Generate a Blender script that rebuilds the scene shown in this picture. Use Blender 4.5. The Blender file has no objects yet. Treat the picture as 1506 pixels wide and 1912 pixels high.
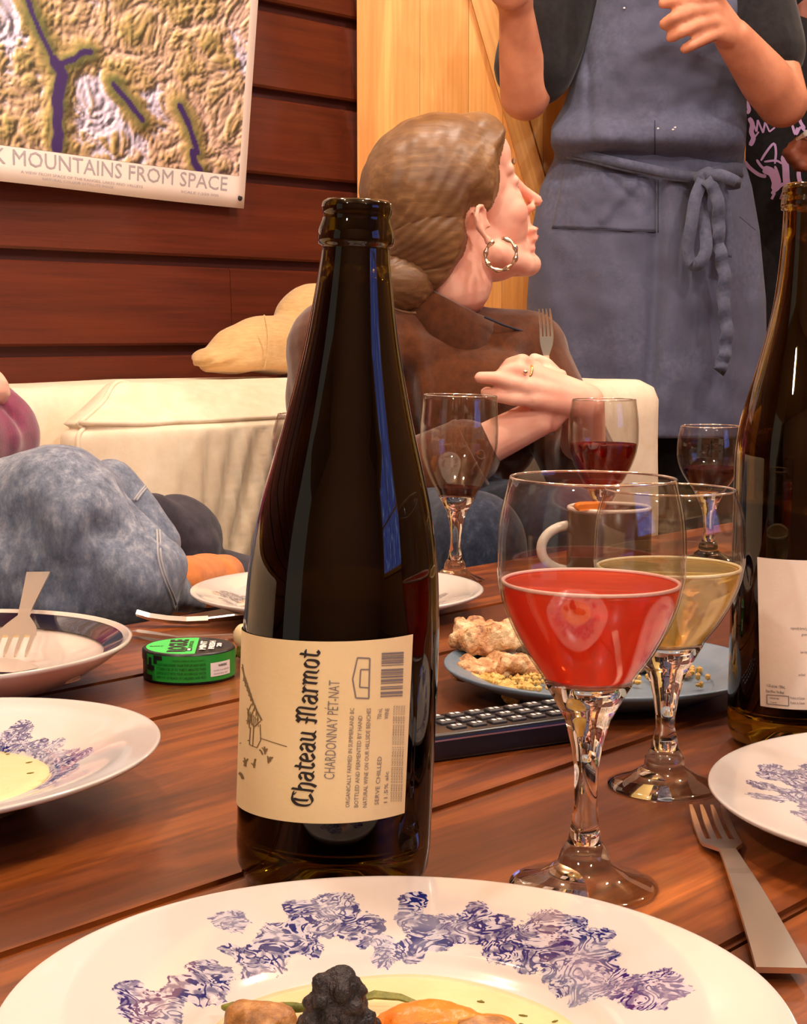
import bpy, bmesh, math, random
import numpy as np
from mathutils import Vector, Matrix, noise

random.seed(7)
rng = np.random.default_rng(11)
SC = bpy.context.scene
COL = SC.collection
PI = math.pi

# ------------------------------------------------------------------ camera
F_PX = 3016.0
CAM_Z = 0.7255
TABLE_Z = 0.48
PITCH = math.atan((956 - 620) / F_PX)
cam_data = bpy.data.cameras.new('camera')
cam_data.sensor_fit = 'HORIZONTAL'
cam_data.sensor_width = 36.0
cam_data.lens = F_PX * 36.0 / 1506.0
cam_data.clip_start = 0.02
cam = bpy.data.objects.new('camera', cam_data)
COL.objects.link(cam)
cam.location = (0, 0, CAM_Z)
cam.rotation_euler = (PI / 2 - PITCH, 0, 0)
SC.camera = cam

# ------------------------------------------------------------------ world, lamps, exposure
world = bpy.data.worlds.new('world')
SC.world = world
world.use_nodes = True
world.node_tree.nodes['Background'].inputs[0].default_value = (1.0, 0.82, 0.62, 1)
world.node_tree.nodes['Background'].inputs[1].default_value = 0.18
SC.view_settings.view_transform = 'Standard'
SC.view_settings.look = 'None'
SC.view_settings.gamma = 1.0
SC.view_settings.use_curve_mapping = False
SC.view_settings.exposure = 1.25
SC.cycles.max_bounces = 14
SC.cycles.transmission_bounces = 14
SC.cycles.glossy_bounces = 6
SC.cycles.transparent_max_bounces = 24
SC.cycles.use_denoising = True
SC.cycles.sample_clamp_indirect = 4.0

def lamp(loc, power, radius=0.055, color=(1.0, 0.925, 0.83), name='ceiling_and_fill_bulb'):
    l = bpy.data.lights.new(name, 'POINT')
    l.energy = power
    l.shadow_soft_size = radius
    l.color = color
    o = bpy.data.objects.new(name, l)
    COL.objects.link(o)
    o.location = loc
    return o

for (x, y, z, p) in ((-0.50, 1.50, 2.3, 17), (0.25, 1.95, 2.3, 17), (1.10, 1.25, 2.2, 21), (-0.75, 0.30, 2.3, 9), (0.45, 0.10, 2.3, 14), (1.75, 2.45, 2.3, 15), (1.00, -0.85, 1.95, 19), (-0.95, -0.80, 1.9, 21)):  # overhead bulbs, then a lower pair of fill lamps added behind the camera
    lamp((x, y, z), p)

# ------------------------------------------------------------------ measuring
_c, _s = math.cos(PITCH), math.sin(PITCH)
def ray(px, py):
    """direction of the sight line through a pixel of the photograph, scaled to one metre of depth"""
    a, b = (px - 753.0) / F_PX, (956.0 - py) / F_PX
    v = Vector((a, _c + b * _s, -_s + b * _c))
    return v / v.y
def A(px, py, d):
    r = ray(px, py)
    return Vector((r.x * d, d, CAM_Z + r.z * d))
def AZ(px, py, z):
    r = ray(px, py)
    t = (z - CAM_Z) / r.z
    return Vector((r.x * t, t, z))
TH = math.radians(41.8)
U = Vector((math.sin(TH), math.cos(TH), 0))        # along the red wall, the sofa and the table
N = Vector((math.cos(TH), -math.sin(TH), 0))       # from the wall into the room
def SQ(s, q, z):
    p = U * s + N * q
    return Vector((p.x, p.y, z))
RZ_ROOM = math.atan2(U.y, U.x)

# ------------------------------------------------------------------ object helpers
def thing(name, label, cat, loc=(0, 0, 0), rot=(0, 0, 0), group=None):
    o = bpy.data.objects.new(name, None)
    COL.objects.link(o)
    o.location = loc
    o.rotation_euler = rot
    o.empty_display_size = 0.02
    o['label'] = label
    o['category'] = cat
    if group:
        o['group'] = group
    return o

def tag(o, label, cat, group=None):
    o['label'] = label
    o['category'] = cat
    if group:
        o['group'] = group
    return o

def link_mesh(name, me, mat, parent=None, smooth=True, label=None, kind=None):
    if mat is not None:
        me.materials.clear()
        me.materials.append(mat)
    if smooth:
        me.polygons.foreach_set('use_smooth', np.ones(len(me.polygons), dtype=bool))
    me.update()
    o = bpy.data.objects.new(name, me)
    COL.objects.link(o)
    if parent is not None:
        o.parent = parent
    if label:
        o['label'] = label
    if kind:
        o['kind'] = kind
    return o

def mesh(name, verts, faces, mat, parent=None, smooth=True, fix=False, label=None, kind=None):
    me = bpy.data.meshes.new(name)
    me.from_pydata([tuple(v) for v in verts], [], [tuple(f) for f in faces])
    if fix:
        bm = bmesh.new()
        bm.from_mesh(me)
        bmesh.ops.recalc_face_normals(bm, faces=bm.faces)
        bm.to_mesh(me)
        bm.free()
    return link_mesh(name, me, mat, parent, smooth, label, kind)

def lathe_data(prof, seg=48, arc=None):
    V, Fc, rings = [], [], []
    for (r, z) in prof:
        if r < 1e-6:
            rings.append([len(V)])
            V.append((0, 0, z))
        else:
            ring = []
            for i in range(seg):
                a = 2 * PI * i / seg
                ring.append(len(V))
                V.append((r * math.cos(a), r * math.sin(a), z))
            rings.append(ring)
    for a, b in zip(rings[:-1], rings[1:]):
        if len(a) == 1 and len(b) == 1:
            continue
        for i in range(seg):
            j = (i + 1) % seg
            if len(a) == 1:
                Fc.append((a[0], b[j], b[i]))
            elif len(b) == 1:
                Fc.append((a[i], a[j], b[0]))
            else:
                Fc.append((a[i], a[j], b[j], b[i]))
    return V, Fc

def lathe(name, prof, mat, parent=None, seg=48, label=None):
    V, Fc = lathe_data(prof, seg)
    return mesh(name, V, Fc, mat, parent, True, True, label)

def spline(pts, n):
    """Catmull-Rom through tuples, n samples"""
    P = [np.array(p, dtype=float) for p in pts]
    P = [2 * P[0] - P[1]] + P + [2 * P[-1] - P[-2]]
    out = []
    m = len(P) - 3
    for k in range(n):
        t = k / (n - 1) * m
        i = min(int(t), m - 1)
        f = t - i
        p0, p1, p2, p3 = P[i:i + 4]
        out.append(0.5 * (2 * p1 + (p2 - p0) * f + (2 * p0 - 5 * p1 + 4 * p2 - p3) * f * f + (3 * p1 - p0 - 3 * p2 + p3) * f ** 3))
    return out

def tube_data(pts, radii, seg=10, closed=False, flat=1.0, cap=True):
    P = [Vector(p) for p in pts]
    n = len(P)
    if not hasattr(radii, '__len__'):
        radii = [radii] * n
    V, Fc = [], []
    prev = None
    for i in range(n):
        if closed:
            t = P[(i + 1) % n] - P[i - 1]
        else:
            t = P[min(i + 1, n - 1)] - P[max(i - 1, 0)]
        if t.length < 1e-9:
            t = Vector((0, 0, 1))
        t.normalize()
        if prev is None:
            h = Vector((0, 0, 1)) if abs(t.z) < 0.9 else Vector((1, 0, 0))
            e1 = t.cross(h).normalized()
        else:
            e1 = (prev - t * prev.dot(t))
            e1 = e1.normalized() if e1.length > 1e-9 else t.orthogonal().normalized()
        prev = e1
        e2 = t.cross(e1)
        for k in range(seg):
            a = 2 * PI * k / seg
            V.append(P[i] + (e1 * math.cos(a) + e2 * math.sin(a) * flat) * radii[i])
    m = n if closed else n - 1
    for i in range(m):
        for k in range(seg):
            a, b = i * seg + k, i * seg + (k + 1) % seg
            c, d = ((i + 1) % n) * seg + (k + 1) % seg, ((i + 1) % n) * seg + k
            Fc.append((a, b, c, d))
    if cap and not closed:
        Fc.append(tuple(range(seg - 1, -1, -1)))
        Fc.append(tuple(range((n - 1) * seg, n * seg)))
    return V, Fc

def tube(name, pts, radii, mat, parent=None, seg=10, closed=False, flat=1.0, label=None):
    V, Fc = tube_data(pts, radii, seg, closed, flat)
    return mesh(name, V, Fc, mat, parent, True, True, label)

def box_data(x0, x1, y0, y1, z0, z1):
    V = [(x0, y0, z0), (x1, y0, z0), (x1, y1, z0), (x0, y1, z0), (x0, y0, z1), (x1, y0, z1), (x1, y1, z1), (x0, y1, z1)]
    Fc = [(0, 3, 2, 1), (4, 5, 6, 7), (0, 1, 5, 4), (1, 2, 6, 5), (2, 3, 7, 6), (3, 0, 4, 7)]
    return V, Fc

def box(name, b, mat, parent=None, bevel=0.0, seg=2, label=None, smooth=True):
    V, Fc = box_data(*b)
    me = bpy.data.meshes.new(name)
    me.from_pydata(V, [], Fc)
    if bevel > 0:
        bm = bmesh.new()
        bm.from_mesh(me)
        bmesh.ops.bevel(bm, geom=bm.edges[:], offset=bevel, segments=seg, profile=0.5, affect='EDGES')
        bm.to_mesh(me)
        bm.free()
    o = link_mesh(name, me, mat, parent, smooth and bevel > 0, label)
    return o

def ribbon_data(pts, widths, side, thick, up=None):
    """flat strip swept along pts, wide along side, thick along the third axis"""
    V, Fc = [], []
    P = [Vector(p) for p in pts]
    n = len(P)
    for i in range(n):
        t = (P[min(i + 1, n - 1)] - P[max(i - 1, 0)]).normalized()
        sd = side[i] if isinstance(side, list) else side
        sd = (Vector(sd) - t * Vector(sd).dot(t)).normalized()
        nn = t.cross(sd).normalized()
        w = widths[i] if hasattr(widths, '__len__') else widths
        th = thick[i] if hasattr(thick, '__len__') else thick
        for (a, b) in ((-1, -1), (1, -1), (1, 1), (-1, 1)):
            V.append(P[i] + sd * (a * w / 2) + nn * (b * th / 2))
    for i in range(n - 1):
        for k in range(4):
            a, b = i * 4 + k, i * 4 + (k + 1) % 4
            Fc.append((a, b, b + 4, a + 4))
    Fc.append((3, 2, 1, 0))
    Fc.append(tuple((n - 1) * 4 + k for k in range(4)))
    return V, Fc

def ribbon(name, pts, widths, side, thick, mat, parent=None, label=None, smooth=False):
    V, Fc = ribbon_data(pts, widths, side, thick)
    return mesh(name, V, Fc, mat, parent, smooth, True, label)

# ------------------------------------------------------------------ organic shapes: overlapping solids fused into one skin
_ICO = None
def _ico():
    global _ICO
    if _ICO is None:
        bm = bmesh.new()
        bmesh.ops.create_icosphere(bm, subdivisions=3, radius=1.0)
        bm.verts.ensure_lookup_table()
        _ICO = (np.array([v.co[:] for v in bm.verts]), [tuple(v.index for v in f.verts) for f in bm.faces])
        bm.free()
    return _ICO
def cap(p1, p2, r1, r2=None):
    return ('c', Vector(p1), Vector(p2), r1, r1 if r2 is None else r2)
def ell(c, r, rot=None):
    return ('e', Vector(c), r if hasattr(r, '__len__') else (r, r, r), rot)
def limb(pts, radii):
    return [cap(pts[i], pts[i + 1], radii[i], radii[i + 1]) for i in range(len(pts) - 1)]

def blob(name, prims, mat, parent=None, voxel=0.005, smooth=4, disp=None, label=None, world_to=None):
    V, Fc = [], []
    iv, fi = _ico()
    for p in prims:
        base = len(V)
        if p[0] == 'e':
            pts = iv * np.array(p[2])
            if p[3] is not None:
                pts = pts @ np.array(p[3].to_3x3()).T
            pts = pts + np.array(p[1])
            V += [tuple(x) for x in pts]
            Fc += [tuple(i + base for i in f) for f in fi]
        else:
            _, a, b, r1, r2 = p
            ax = b - a
            L = ax.length
            if L < 1e-6:
                ax = Vector((0, 0, 1)); L = 1e-6
            ax = ax / L
            e1 = ax.orthogonal().normalized()
            e2 = ax.cross(e1)
            prof = []
            for k in range(6):
                t = -PI / 2 + k / 5 * PI / 2
                prof.append((r1 * math.cos(t), r1 * math.sin(t)))
            for k in range(6):
                t = k / 5 * PI / 2
                prof.append((r2 * math.cos(t), L + r2 * math.sin(t)))
            seg = 18
            rings = []
            for (r, h) in prof:
                if r < 1e-6:
                    rings.append([len(V)]); V.append(tuple(a + ax * h))
                else:
                    rg = []
                    for i in range(seg):
                        q = 2 * PI * i / seg
                        rg.append(len(V)); V.append(tuple(a + ax * h + (e1 * math.cos(q) + e2 * math.sin(q)) * r))
                    rings.append(rg)
            for x, y in zip(rings[:-1], rings[1:]):
                for i in range(seg):
                    j = (i + 1) % seg
                    if len(x) == 1:
                        Fc.append((x[0], y[j], y[i]))
                    elif len(y) == 1:
                        Fc.append((x[i], x[j], y[0]))
                    else:
                        Fc.append((x[i], x[j], y[j], y[i]))
    me = bpy.data.meshes.new(name)
    me.from_pydata(V, [], Fc)
    tmp = bpy.data.objects.new('fuse', me)
    COL.objects.link(tmp)
    m = tmp.modifiers.new('fuse', 'REMESH')
    m.mode = 'VOXEL'
    m.voxel_size = voxel
    if smooth:
        s = tmp.modifiers.new('smooth', 'SMOOTH')
        s.factor = 0.5
        s.iterations = smooth
    dg = bpy.context.evaluated_depsgraph_get()
    out = bpy.data.meshes.new_from_object(tmp.evaluated_get(dg))
    bpy.data.objects.remove(tmp)
    bpy.data.meshes.remove(me)
    if disp is not None:
        n = len(out.vertices)
        co = np.empty(n * 3); out.vertices.foreach_get('co', co); co = co.reshape(-1, 3)
        no = np.empty(n * 3); out.vertex_normals.foreach_get('vector', no); no = no.reshape(-1, 3)
        co = co + no * disp(co)[:, None]
        out.vertices.foreach_set('co', co.ravel())
    out.name = name
    return link_mesh(name, out, mat, parent, True, label)

def vnoise(co, scale, seed=0.0):
    """smooth noise in -1..1 at many points"""
    off = Vector((seed * 13.7, seed * 7.3, seed * 3.1))
    return np.array([noise.noise(Vector((float(c[0]), float(c[1]), float(c[2]))) * scale + off) for c in co])
# ------------------------------------------------------------------ materials
def srgb(r, g, b):
    def f(c):
        c /= 255.0
        return c / 12.92 if c <= 0.04045 else ((c + 0.055) / 1.055) ** 2.4
    return (f(r), f(g), f(b), 1.0)

class NT:
    def __init__(self, name):
        self.m = bpy.data.materials.new(name)
        self.m.use_nodes = True
        self.t = self.m.node_tree
        self.p = self.t.nodes['Principled BSDF']
        self.out = self.t.nodes['Material Output']
    def n(self, kind, **kw):
        nd = self.t.nodes.new(kind)
        for k, v in kw.items():
            setattr(nd, k, v)
        return nd
    def l(self, a, b):
        self.t.links.new(a, b)
    def setp(self, **kw):
        for k, v in kw.items():
            self.p.inputs[k.replace('_', ' ')].default_value = v
    def coords(self, scale=(1, 1, 1), rot=(0, 0, 0), src='Object'):
        tc = self.n('ShaderNodeTexCoord')
        mp = self.n('ShaderNodeMapping')
        mp.inputs['Scale'].default_value = scale
        mp.inputs['Rotation'].default_value = rot
        self.l(tc.outputs[src], mp.inputs['Vector'])
        return mp.outputs['Vector']
    def noise(self, vec, scale, detail=4, rough=0.5, distort=0.0):
        nd = self.n('ShaderNodeTexNoise')
        nd.inputs['Scale'].default_value = scale
        nd.inputs['Detail'].default_value = detail
        nd.inputs['Roughness'].default_value = rough
        nd.inputs['Distortion'].default_value = distort
        if vec is not None:
            self.l(vec, nd.inputs['Vector'])
        return nd.outputs['Fac']
    def ramp(self, fac, stops):
        nd = self.n('ShaderNodeValToRGB')
        el = nd.color_ramp.elements
        while len(el) > len(stops):
            el.remove(el[-1])
        while len(el) < len(stops):
            el.new(0.5)
        for e, (pos, c) in zip(el, stops):
            e.position = pos
            e.color = c if len(c) == 4 else (*c, 1)
        self.l(fac, nd.inputs['Fac'])
        return nd.outputs['Color']
    def mix(self, fac, a, b, mode='MIX'):
        nd = self.n('ShaderNodeMix', data_type='RGBA', blend_type=mode)
        for sock, v in ((nd.inputs[0], fac), (nd.inputs[6], a), (nd.inputs[7], b)):
            if hasattr(v, 'is_linked'):
                self.l(v, sock)
            else:
                sock.default_value = v
        return nd.outputs[2]
    def math(self, op, a, b=0.0):
        nd = self.n('ShaderNodeMath', operation=op)
        for sock, v in ((nd.inputs[0], a), (nd.inputs[1], b)):
            if hasattr(v, 'is_linked'):
                self.l(v, sock)
            else:
                sock.default_value = v
        return nd.outputs[0]
    def bump(self, height, strength=0.3, dist=0.002):
        nd = self.n('ShaderNodeBump')
        nd.inputs['Strength'].default_value = strength
        nd.inputs['Distance'].default_value = dist
        self.l(height, nd.inputs['Height'])
        self.l(nd.outputs['Normal'], self.p.inputs['Normal'])
    def attr(self, name):
        nd = self.n('ShaderNodeAttribute')
        nd.attribute_name = name
        return nd

def plain(name, col, rough=0.5, metal=0.0, spec=0.5, sheen=0.0, coat=0.0):
    k = NT(name)
    k.setp(Base_Color=col, Roughness=rough, Metallic=metal, Specular_IOR_Level=spec, Sheen_Weight=sheen, Coat_Weight=coat)
    return k.m

def cloth(name, c1, c2, scale=60, stretch=(1, 1, 1), rough=0.85, bump=0.25, sheen=0.15, big=None):
    k = NT(name)
    v = k.coords(stretch)
    f = k.noise(v, scale, 5, 0.6)
    col = k.ramp(f, [(0.3, c1), (0.7, c2)])
    if big is not None:
        g = k.noise(k.coords(), big[0], 3, 0.5)
        col = k.mix(k.ramp(g, [(0.42, (0, 0, 0)), (0.62, (1, 1, 1))]), col, big[1])
    k.l(col, k.p.inputs['Base Color'])
    k.setp(Roughness=rough, Sheen_Weight=sheen, Specular_IOR_Level=0.2)
    k.bump(k.noise(k.coords(), 420, 2, 0.5), bump, 0.001)
    return k.m

def wood(name, dark, mid, light, axis_scale=(1.2, 14, 14), rough=0.32, rings=9.0, bump=0.08, coat=0.0, knots=None):
    """grain running along local x"""
    k = NT(name)
    info = k.n('ShaderNodeObjectInfo')
    tc = k.n('ShaderNodeTexCoord')
    add = k.n('ShaderNodeVectorMath', operation='ADD')
    comb = k.n('ShaderNodeCombineXYZ')
    k.l(k.math('MULTIPLY', info.outputs['Random'], 37.0), comb.inputs[0])
    k.l(k.math('MULTIPLY', info.outputs['Random'], 91.0), comb.inputs[2])
    k.l(tc.outputs['Object'], add.inputs[0])
    k.l(comb.outputs[0], add.inputs[1])
    mp = k.n('ShaderNodeMapping')
    mp.inputs['Scale'].default_value = axis_scale
    k.l(add.outputs[0], mp.inputs['Vector'])
    v = mp.outputs['Vector']
    g1 = k.noise(v, 1.6, 6, 0.6, 0.8)
    fine = k.n('ShaderNodeMapping')
    fine.inputs['Scale'].default_value = (axis_scale[0] * 2.5, axis_scale[1] * 9, axis_scale[2] * 9)
    k.l(add.outputs[0], fine.inputs['Vector'])
    g2 = k.noise(fine.outputs['Vector'], 2.0, 3, 0.6)
    col = k.ramp(g1, [(0.25, dark), (0.5, mid), (0.78, light)])
    lines = k.math('SINE', k.math('MULTIPLY', g1, rings * 6.283))
    col = k.mix(k.math('MULTIPLY', k.math('ADD', lines, 1.0), 0.16), col, dark)
    col = k.mix(k.ramp(g2, [(0.35, (0.45, 0.45, 0.45)), (0.6, (0, 0, 0))]), col, dark)
    if knots is not None:
        vo = k.n('ShaderNodeTexVoronoi')
        vo.inputs['Scale'].default_value = knots
        mk = k.n('ShaderNodeMapping')
        mk.inputs['Scale'].default_value = (0.45, 1.6, 1.0)
        k.l(add.outputs[0], mk.inputs['Vector'])
        k.l(mk.outputs['Vector'], vo.inputs['Vector'])
        col = k.mix(k.ramp(vo.outputs['Distance'], [(0.05, (0.85, 0.85, 0.85)), (0.11, (0, 0, 0))]), col, tuple(0.25 * c for c in dark[:3]) + (1,))
    tint = k.math('ADD', k.math('MULTIPLY', info.outputs['Random'], 0.35), 0.82)
    hs = k.n('ShaderNodeHueSaturation')
    k.l(tint, hs.inputs['Value'])
    k.l(col, hs.inputs['Color'])
    k.l(hs.outputs['Color'], k.p.inputs['Base Color'])
    k.setp(Roughness=rough, Coat_Weight=coat, Coat_Roughness=0.12)
    k.bump(k.math('ADD', k.math('MULTIPLY', g2, 0.6), g1), bump, 0.002)
    return k.m

def thin_glass(name, tint=(0.97, 0.97, 0.96, 1), edge=(0.80, 0.78, 0.75, 1)):
    """blown glass too thin to bend what lies behind it"""
    k = NT(name)
    t = k.t
    t.nodes.remove(k.p)
    lw = k.n('ShaderNodeLayerWeight'); lw.inputs['Blend'].default_value = 0.22
    l2 = k.n('ShaderNodeLayerWeight'); l2.inputs['Blend'].default_value = 0.5
    fr = k.math('ADD', k.math('MULTIPLY', k.math('POWER', l2.outputs['Facing'], 5.0), 0.75), 0.055)
    tr = k.n('ShaderNodeBsdfTransparent')
    k.l(k.mix(lw.outputs['Facing'], tint, edge), tr.inputs['Color'])
    gl = k.n('ShaderNodeBsdfGlossy'); gl.inputs['Roughness'].default_value = 0.03
    mx = k.n('ShaderNodeMixShader')
    k.l(fr, mx.inputs[0]); k.l(tr.outputs[0], mx.inputs[1]); k.l(gl.outputs[0], mx.inputs[2])
    k.l(mx.outputs[0], k.out.inputs['Surface'])
    return k.m

def glass(name, col, ior=1.5, rough=0.0):
    k = NT(name)
    k.setp(Base_Color=col, Roughness=rough, IOR=ior, Transmission_Weight=1.0)
    return k.m

def wine(name, col, diff, haze, ior=1.34):
    """tinted liquid, a share of it cloudy with yeast"""
    k = NT(name)
    k.setp(Base_Color=diff, Roughness=0.25, Subsurface_Weight=0.0, Specular_IOR_Level=0.3)
    r = k.n('ShaderNodeBsdfGlass'); r.inputs['Color'].default_value = col; r.inputs['IOR'].default_value = ior
    tl = k.n('ShaderNodeBsdfTranslucent'); tl.inputs['Color'].default_value = diff
    m1 = k.n('ShaderNodeMixShader'); m1.inputs[0].default_value = 0.45
    k.l(k.p.outputs[0], m1.inputs[1]); k.l(tl.outputs[0], m1.inputs[2])
    m2 = k.n('ShaderNodeMixShader'); m2.inputs[0].default_value = haze
    k.l(r.outputs[0], m2.inputs[1]); k.l(m1.outputs[0], m2.inputs[2])
    k.l(m2.outputs[0], k.out.inputs['Surface'])
    return k.m

def lumpy(name, stops, scale=60, rough=0.6, bump=0.5, dist=0.002, spec=0.4):
    k = NT(name)
    f = k.noise(k.coords(), scale, 5, 0.65)
    k.l(k.ramp(f, stops), k.p.inputs['Base Color'])
    k.setp(Roughness=rough, Specular_IOR_Level=spec)
    k.bump(k.noise(k.coords(), scale * 3, 4, 0.6), bump, dist)
    return k.m

def skin_mat(name, c1, c2, scale=22):
    k = NT(name)
    f = k.noise(k.coords(), scale, 3, 0.5)
    k.l(k.ramp(f, [(0.35, c1), (0.65, c2)]), k.p.inputs['Base Color'])
    k.setp(Roughness=0.5, Specular_IOR_Level=0.35, Subsurface_Weight=0.12, Subsurface_Scale=0.01)
    k.p.inputs['Subsurface Radius'].default_value = (1.0, 0.35, 0.2)
    k.bump(k.noise(k.coords(), 260, 3, 0.6), 0.12, 0.001)
    return k.m

def transfer_ware(name, ink, ground, tint_soft, s1=78, s2=200):
    """white glazed china with printed scroll and leaf line work where the ink attribute says so"""
    k = NT(name)
    a = k.attr('ink').outputs['Fac']
    v = k.coords()
    edge = k.noise(v, 130, 4, 0.65)
    m = k.math('ADD', a, k.math('MULTIPLY', k.math('SUBTRACT', edge, 0.5), 1.7))
    mask = k.ramp(m, [(0.47, (0, 0, 0)), (0.53, (1, 1, 1))])
    w = k.noise(v, s1, 3, 0.55, 1.2)
    curl = k.math('ABSOLUTE', k.math('SINE', k.math('MULTIPLY', w, 24.0)))
    lines = k.ramp(curl, [(0.54, (1, 1, 1)), (0.68, (0, 0, 0))])
    w2 = k.noise(v, s2, 2, 0.5, 0.6)
    dots = k.ramp(w2, [(0.46, (0, 0, 0)), (0.60, (0.75, 0.75, 0.75))])
    ln = k.mix(1.0, lines, dots, 'LIGHTEN')
    dens = k.ramp(k.noise(v, 42, 2, 0.5), [(0.34, (0.6, 0.6, 0.6)), (0.55, (1, 1, 1))])
    base = k.mix(mask, ground, tint_soft)
    f = k.mix(1.0, mask, ln, 'MULTIPLY')
    f = k.mix(1.0, f, dens, 'MULTIPLY')
    k.l(k.mix(f, base, ink), k.p.inputs['Base Color'])
    k.setp(Roughness=0.12, Coat_Weight=0.5, Coat_Roughness=0.03)
    return k.m

M = {}
M['table'] = wood('dark_oiled_wood', srgb(52, 22, 7), srgb(132, 66, 22), srgb(206, 116, 46), (1.6, 9, 9), 0.34, 5.0, 0.10, 0.12)
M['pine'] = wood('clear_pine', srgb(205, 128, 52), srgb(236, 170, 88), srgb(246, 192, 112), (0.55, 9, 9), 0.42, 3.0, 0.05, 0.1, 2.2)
M['pine_shaded_edge'] = wood('pine_shaded_edge', srgb(140, 78, 26), srgb(176, 104, 40), srgb(200, 128, 58), (0.55, 9, 9), 0.5, 3.0, 0.05)  # darker pine: shading on the brace's side is put into the colour
def _red():
    k = NT('oxblood_stained_boards')
    v = k.coords((1.4, 30, 30))
    g = k.noise(v, 2.2, 5, 0.65)
    big = k.noise(k.coords(), 3.0, 2, 0.5)
    c = k.ramp(g, [(0.25, srgb(60, 21, 9)), (0.55, srgb(92, 35, 16)), (0.8, srgb(106, 45, 22))])
    c = k.mix(k.ramp(big, [(0.4, (0, 0, 0)), (0.7, (0.5, 0.5, 0.5))]), c, srgb(96, 44, 22))
    chips = k.noise(k.coords((3, 14, 14)), 3.4, 3, 0.55)
    c = k.mix(k.ramp(chips, [(0.755, (0, 0, 0)), (0.775, (0.8, 0.8, 0.8))]), c, srgb(176, 120, 84))
    k.l(c, k.p.inputs['Base Color'])
    k.setp(Roughness=0.45, Specular_IOR_Level=0.4)
    k.bump(g, 0.25, 0.002)
    return k.m
M['red_board'] = _red()
M['red_groove'] = plain('shadowed_groove', srgb(70, 20, 12), 0.6)
M['floor'] = wood('floor_boards', srgb(70, 40, 20), srgb(120, 74, 40), srgb(150, 98, 58), (1.2, 8, 8), 0.4)
M['ceiling'] = plain('ceiling_wood', srgb(176, 132, 88), 0.7)
M['cream_wall'] = plain('cream_wall', srgb(242, 206, 126), 0.7)
M['warm_wall'] = plain('warm_wall', srgb(150, 104, 66), 0.7)
M['canvas'] = cloth('cream_slipcover', srgb(228, 208, 178), srgb(240, 224, 198), 40, rough=0.9, bump=0.15)
M['pillow'] = cloth('tan_corduroy', srgb(196, 158, 104), srgb(214, 178, 124), 70, (1, 1, 5), 0.9, 0.3, 0.3)
M['steel'] = plain('brushed_steel', srgb(226, 218, 206), 0.28, 1.0)
M['glass'] = thin_glass('clear_glass')
M['rim_glint'] = plain('bright_rim_glint', srgb(236, 226, 214), 0.08, 0.85)  # pale near-metal finish imitating the bright line along a glass rim
M['glass_solid'] = glass('clear_glass_solid', (0.99, 0.985, 0.97, 1), 1.5)
M['bottle'] = glass('dark_olive_glass', srgb(70, 55, 6), 1.5)
M['bottle_b'] = glass('olive_glass', srgb(138, 108, 24), 1.5)
M['bottle_wine'] = glass('wine_left', srgb(96, 66, 18), 1.34)
M['paper'] = cloth('label_paper', srgb(234, 208, 156), srgb(240, 216, 168), 30, rough=0.75, bump=0.08, sheen=0.0)
M['paper_b'] = cloth('label_paper_white', srgb(232, 214, 198), srgb(240, 224, 208), 30, rough=0.75, bump=0.08, sheen=0.0)
M['ink'] = plain('black_ink', srgb(38, 30, 30), 0.7)
M['ink_grey'] = plain('grey_ink', srgb(128, 118, 116), 0.7)
M['ink_pale'] = plain('pale_grey_ink', srgb(168, 158, 162), 0.7)
M['ink_brown'] = plain('sketch_ink', srgb(128, 104, 66), 0.7)
M['rose'] = wine('cloudy_rose', srgb(255, 140, 100), srgb(250, 100, 64), 0.60)
M['froth'] = plain('pale_froth', srgb(246, 190, 176), 0.4)
M['white_wine'] = wine('cloudy_white_wine', srgb(255, 240, 190), srgb(240, 214, 140), 0.34)
M['froth_w'] = plain('pale_white_froth', srgb(244, 226, 180), 0.4)
M['red_wine'] = wine('red_wine', srgb(190, 34, 24), srgb(140, 14, 12), 0.4)
M['dark_wine'] = wine('dark_red_wine', srgb(130, 20, 24), srgb(70, 6, 10), 0.6)
M['blue_china'] = transfer_ware('blue_transfer_china', srgb(20, 32, 104), srgb(212, 203, 196), srgb(194, 190, 200))
M['grey_china'] = transfer_ware('grey_transfer_china', srgb(140, 132, 128), srgb(222, 214, 204), srgb(204, 194, 188), 80, 160)
M['white_china'] = plain('white_glaze', srgb(222, 206, 192), 0.14, coat=0.5)
M['navy_glaze'] = plain('navy_glaze', srgb(24, 22, 44), 0.12, coat=0.6)
M['grey_stone'] = lumpy('slate_blue_stoneware', [(0.3, srgb(98, 116, 132)), (0.7, srgb(114, 132, 148))], 30, 0.35, 0.1, 0.001)
M['soup'] = lumpy('cream_soup', [(0.3, srgb(226, 200, 146)), (0.62, srgb(232, 210, 160)), (0.74, srgb(214, 178, 112))], 45, 0.25, 0.12, 0.001)
M['herb'] = lumpy('green_herb', [(0.3, srgb(78, 86, 24)), (0.7, srgb(140, 136, 48))], 120, 0.5)
M['char'] = lumpy('charred_black', [(0.35, srgb(14, 10, 10)), (0.6, srgb(38, 26, 24)), (0.75, srgb(84, 54, 46))], 160, 0.4, 0.8, 0.002)
M['orange'] = lumpy('orange_squash', [(0.3, srgb(222, 112, 22)), (0.7, srgb(240, 142, 42))], 60, 0.35, 0.3)
M['browned'] = lumpy('browned_flesh', [(0.3, srgb(84, 52, 24)), (0.5, srgb(170, 116, 62)), (0.7, srgb(228, 184, 130))], 80, 0.4, 0.5)
M['chicken'] = lumpy('cooked_chicken', [(0.32, srgb(120, 70, 44)), (0.46, srgb(206, 150, 100)), (0.64, srgb(246, 220, 172))], 60, 0.35, 1.0, 0.004)
M['crumb'] = lumpy('golden_crumb', [(0.3, srgb(150, 118, 40)), (0.55, srgb(232, 184, 100)), (0.75, srgb(250, 222, 150))], 150, 0.5, 0.6)
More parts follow.
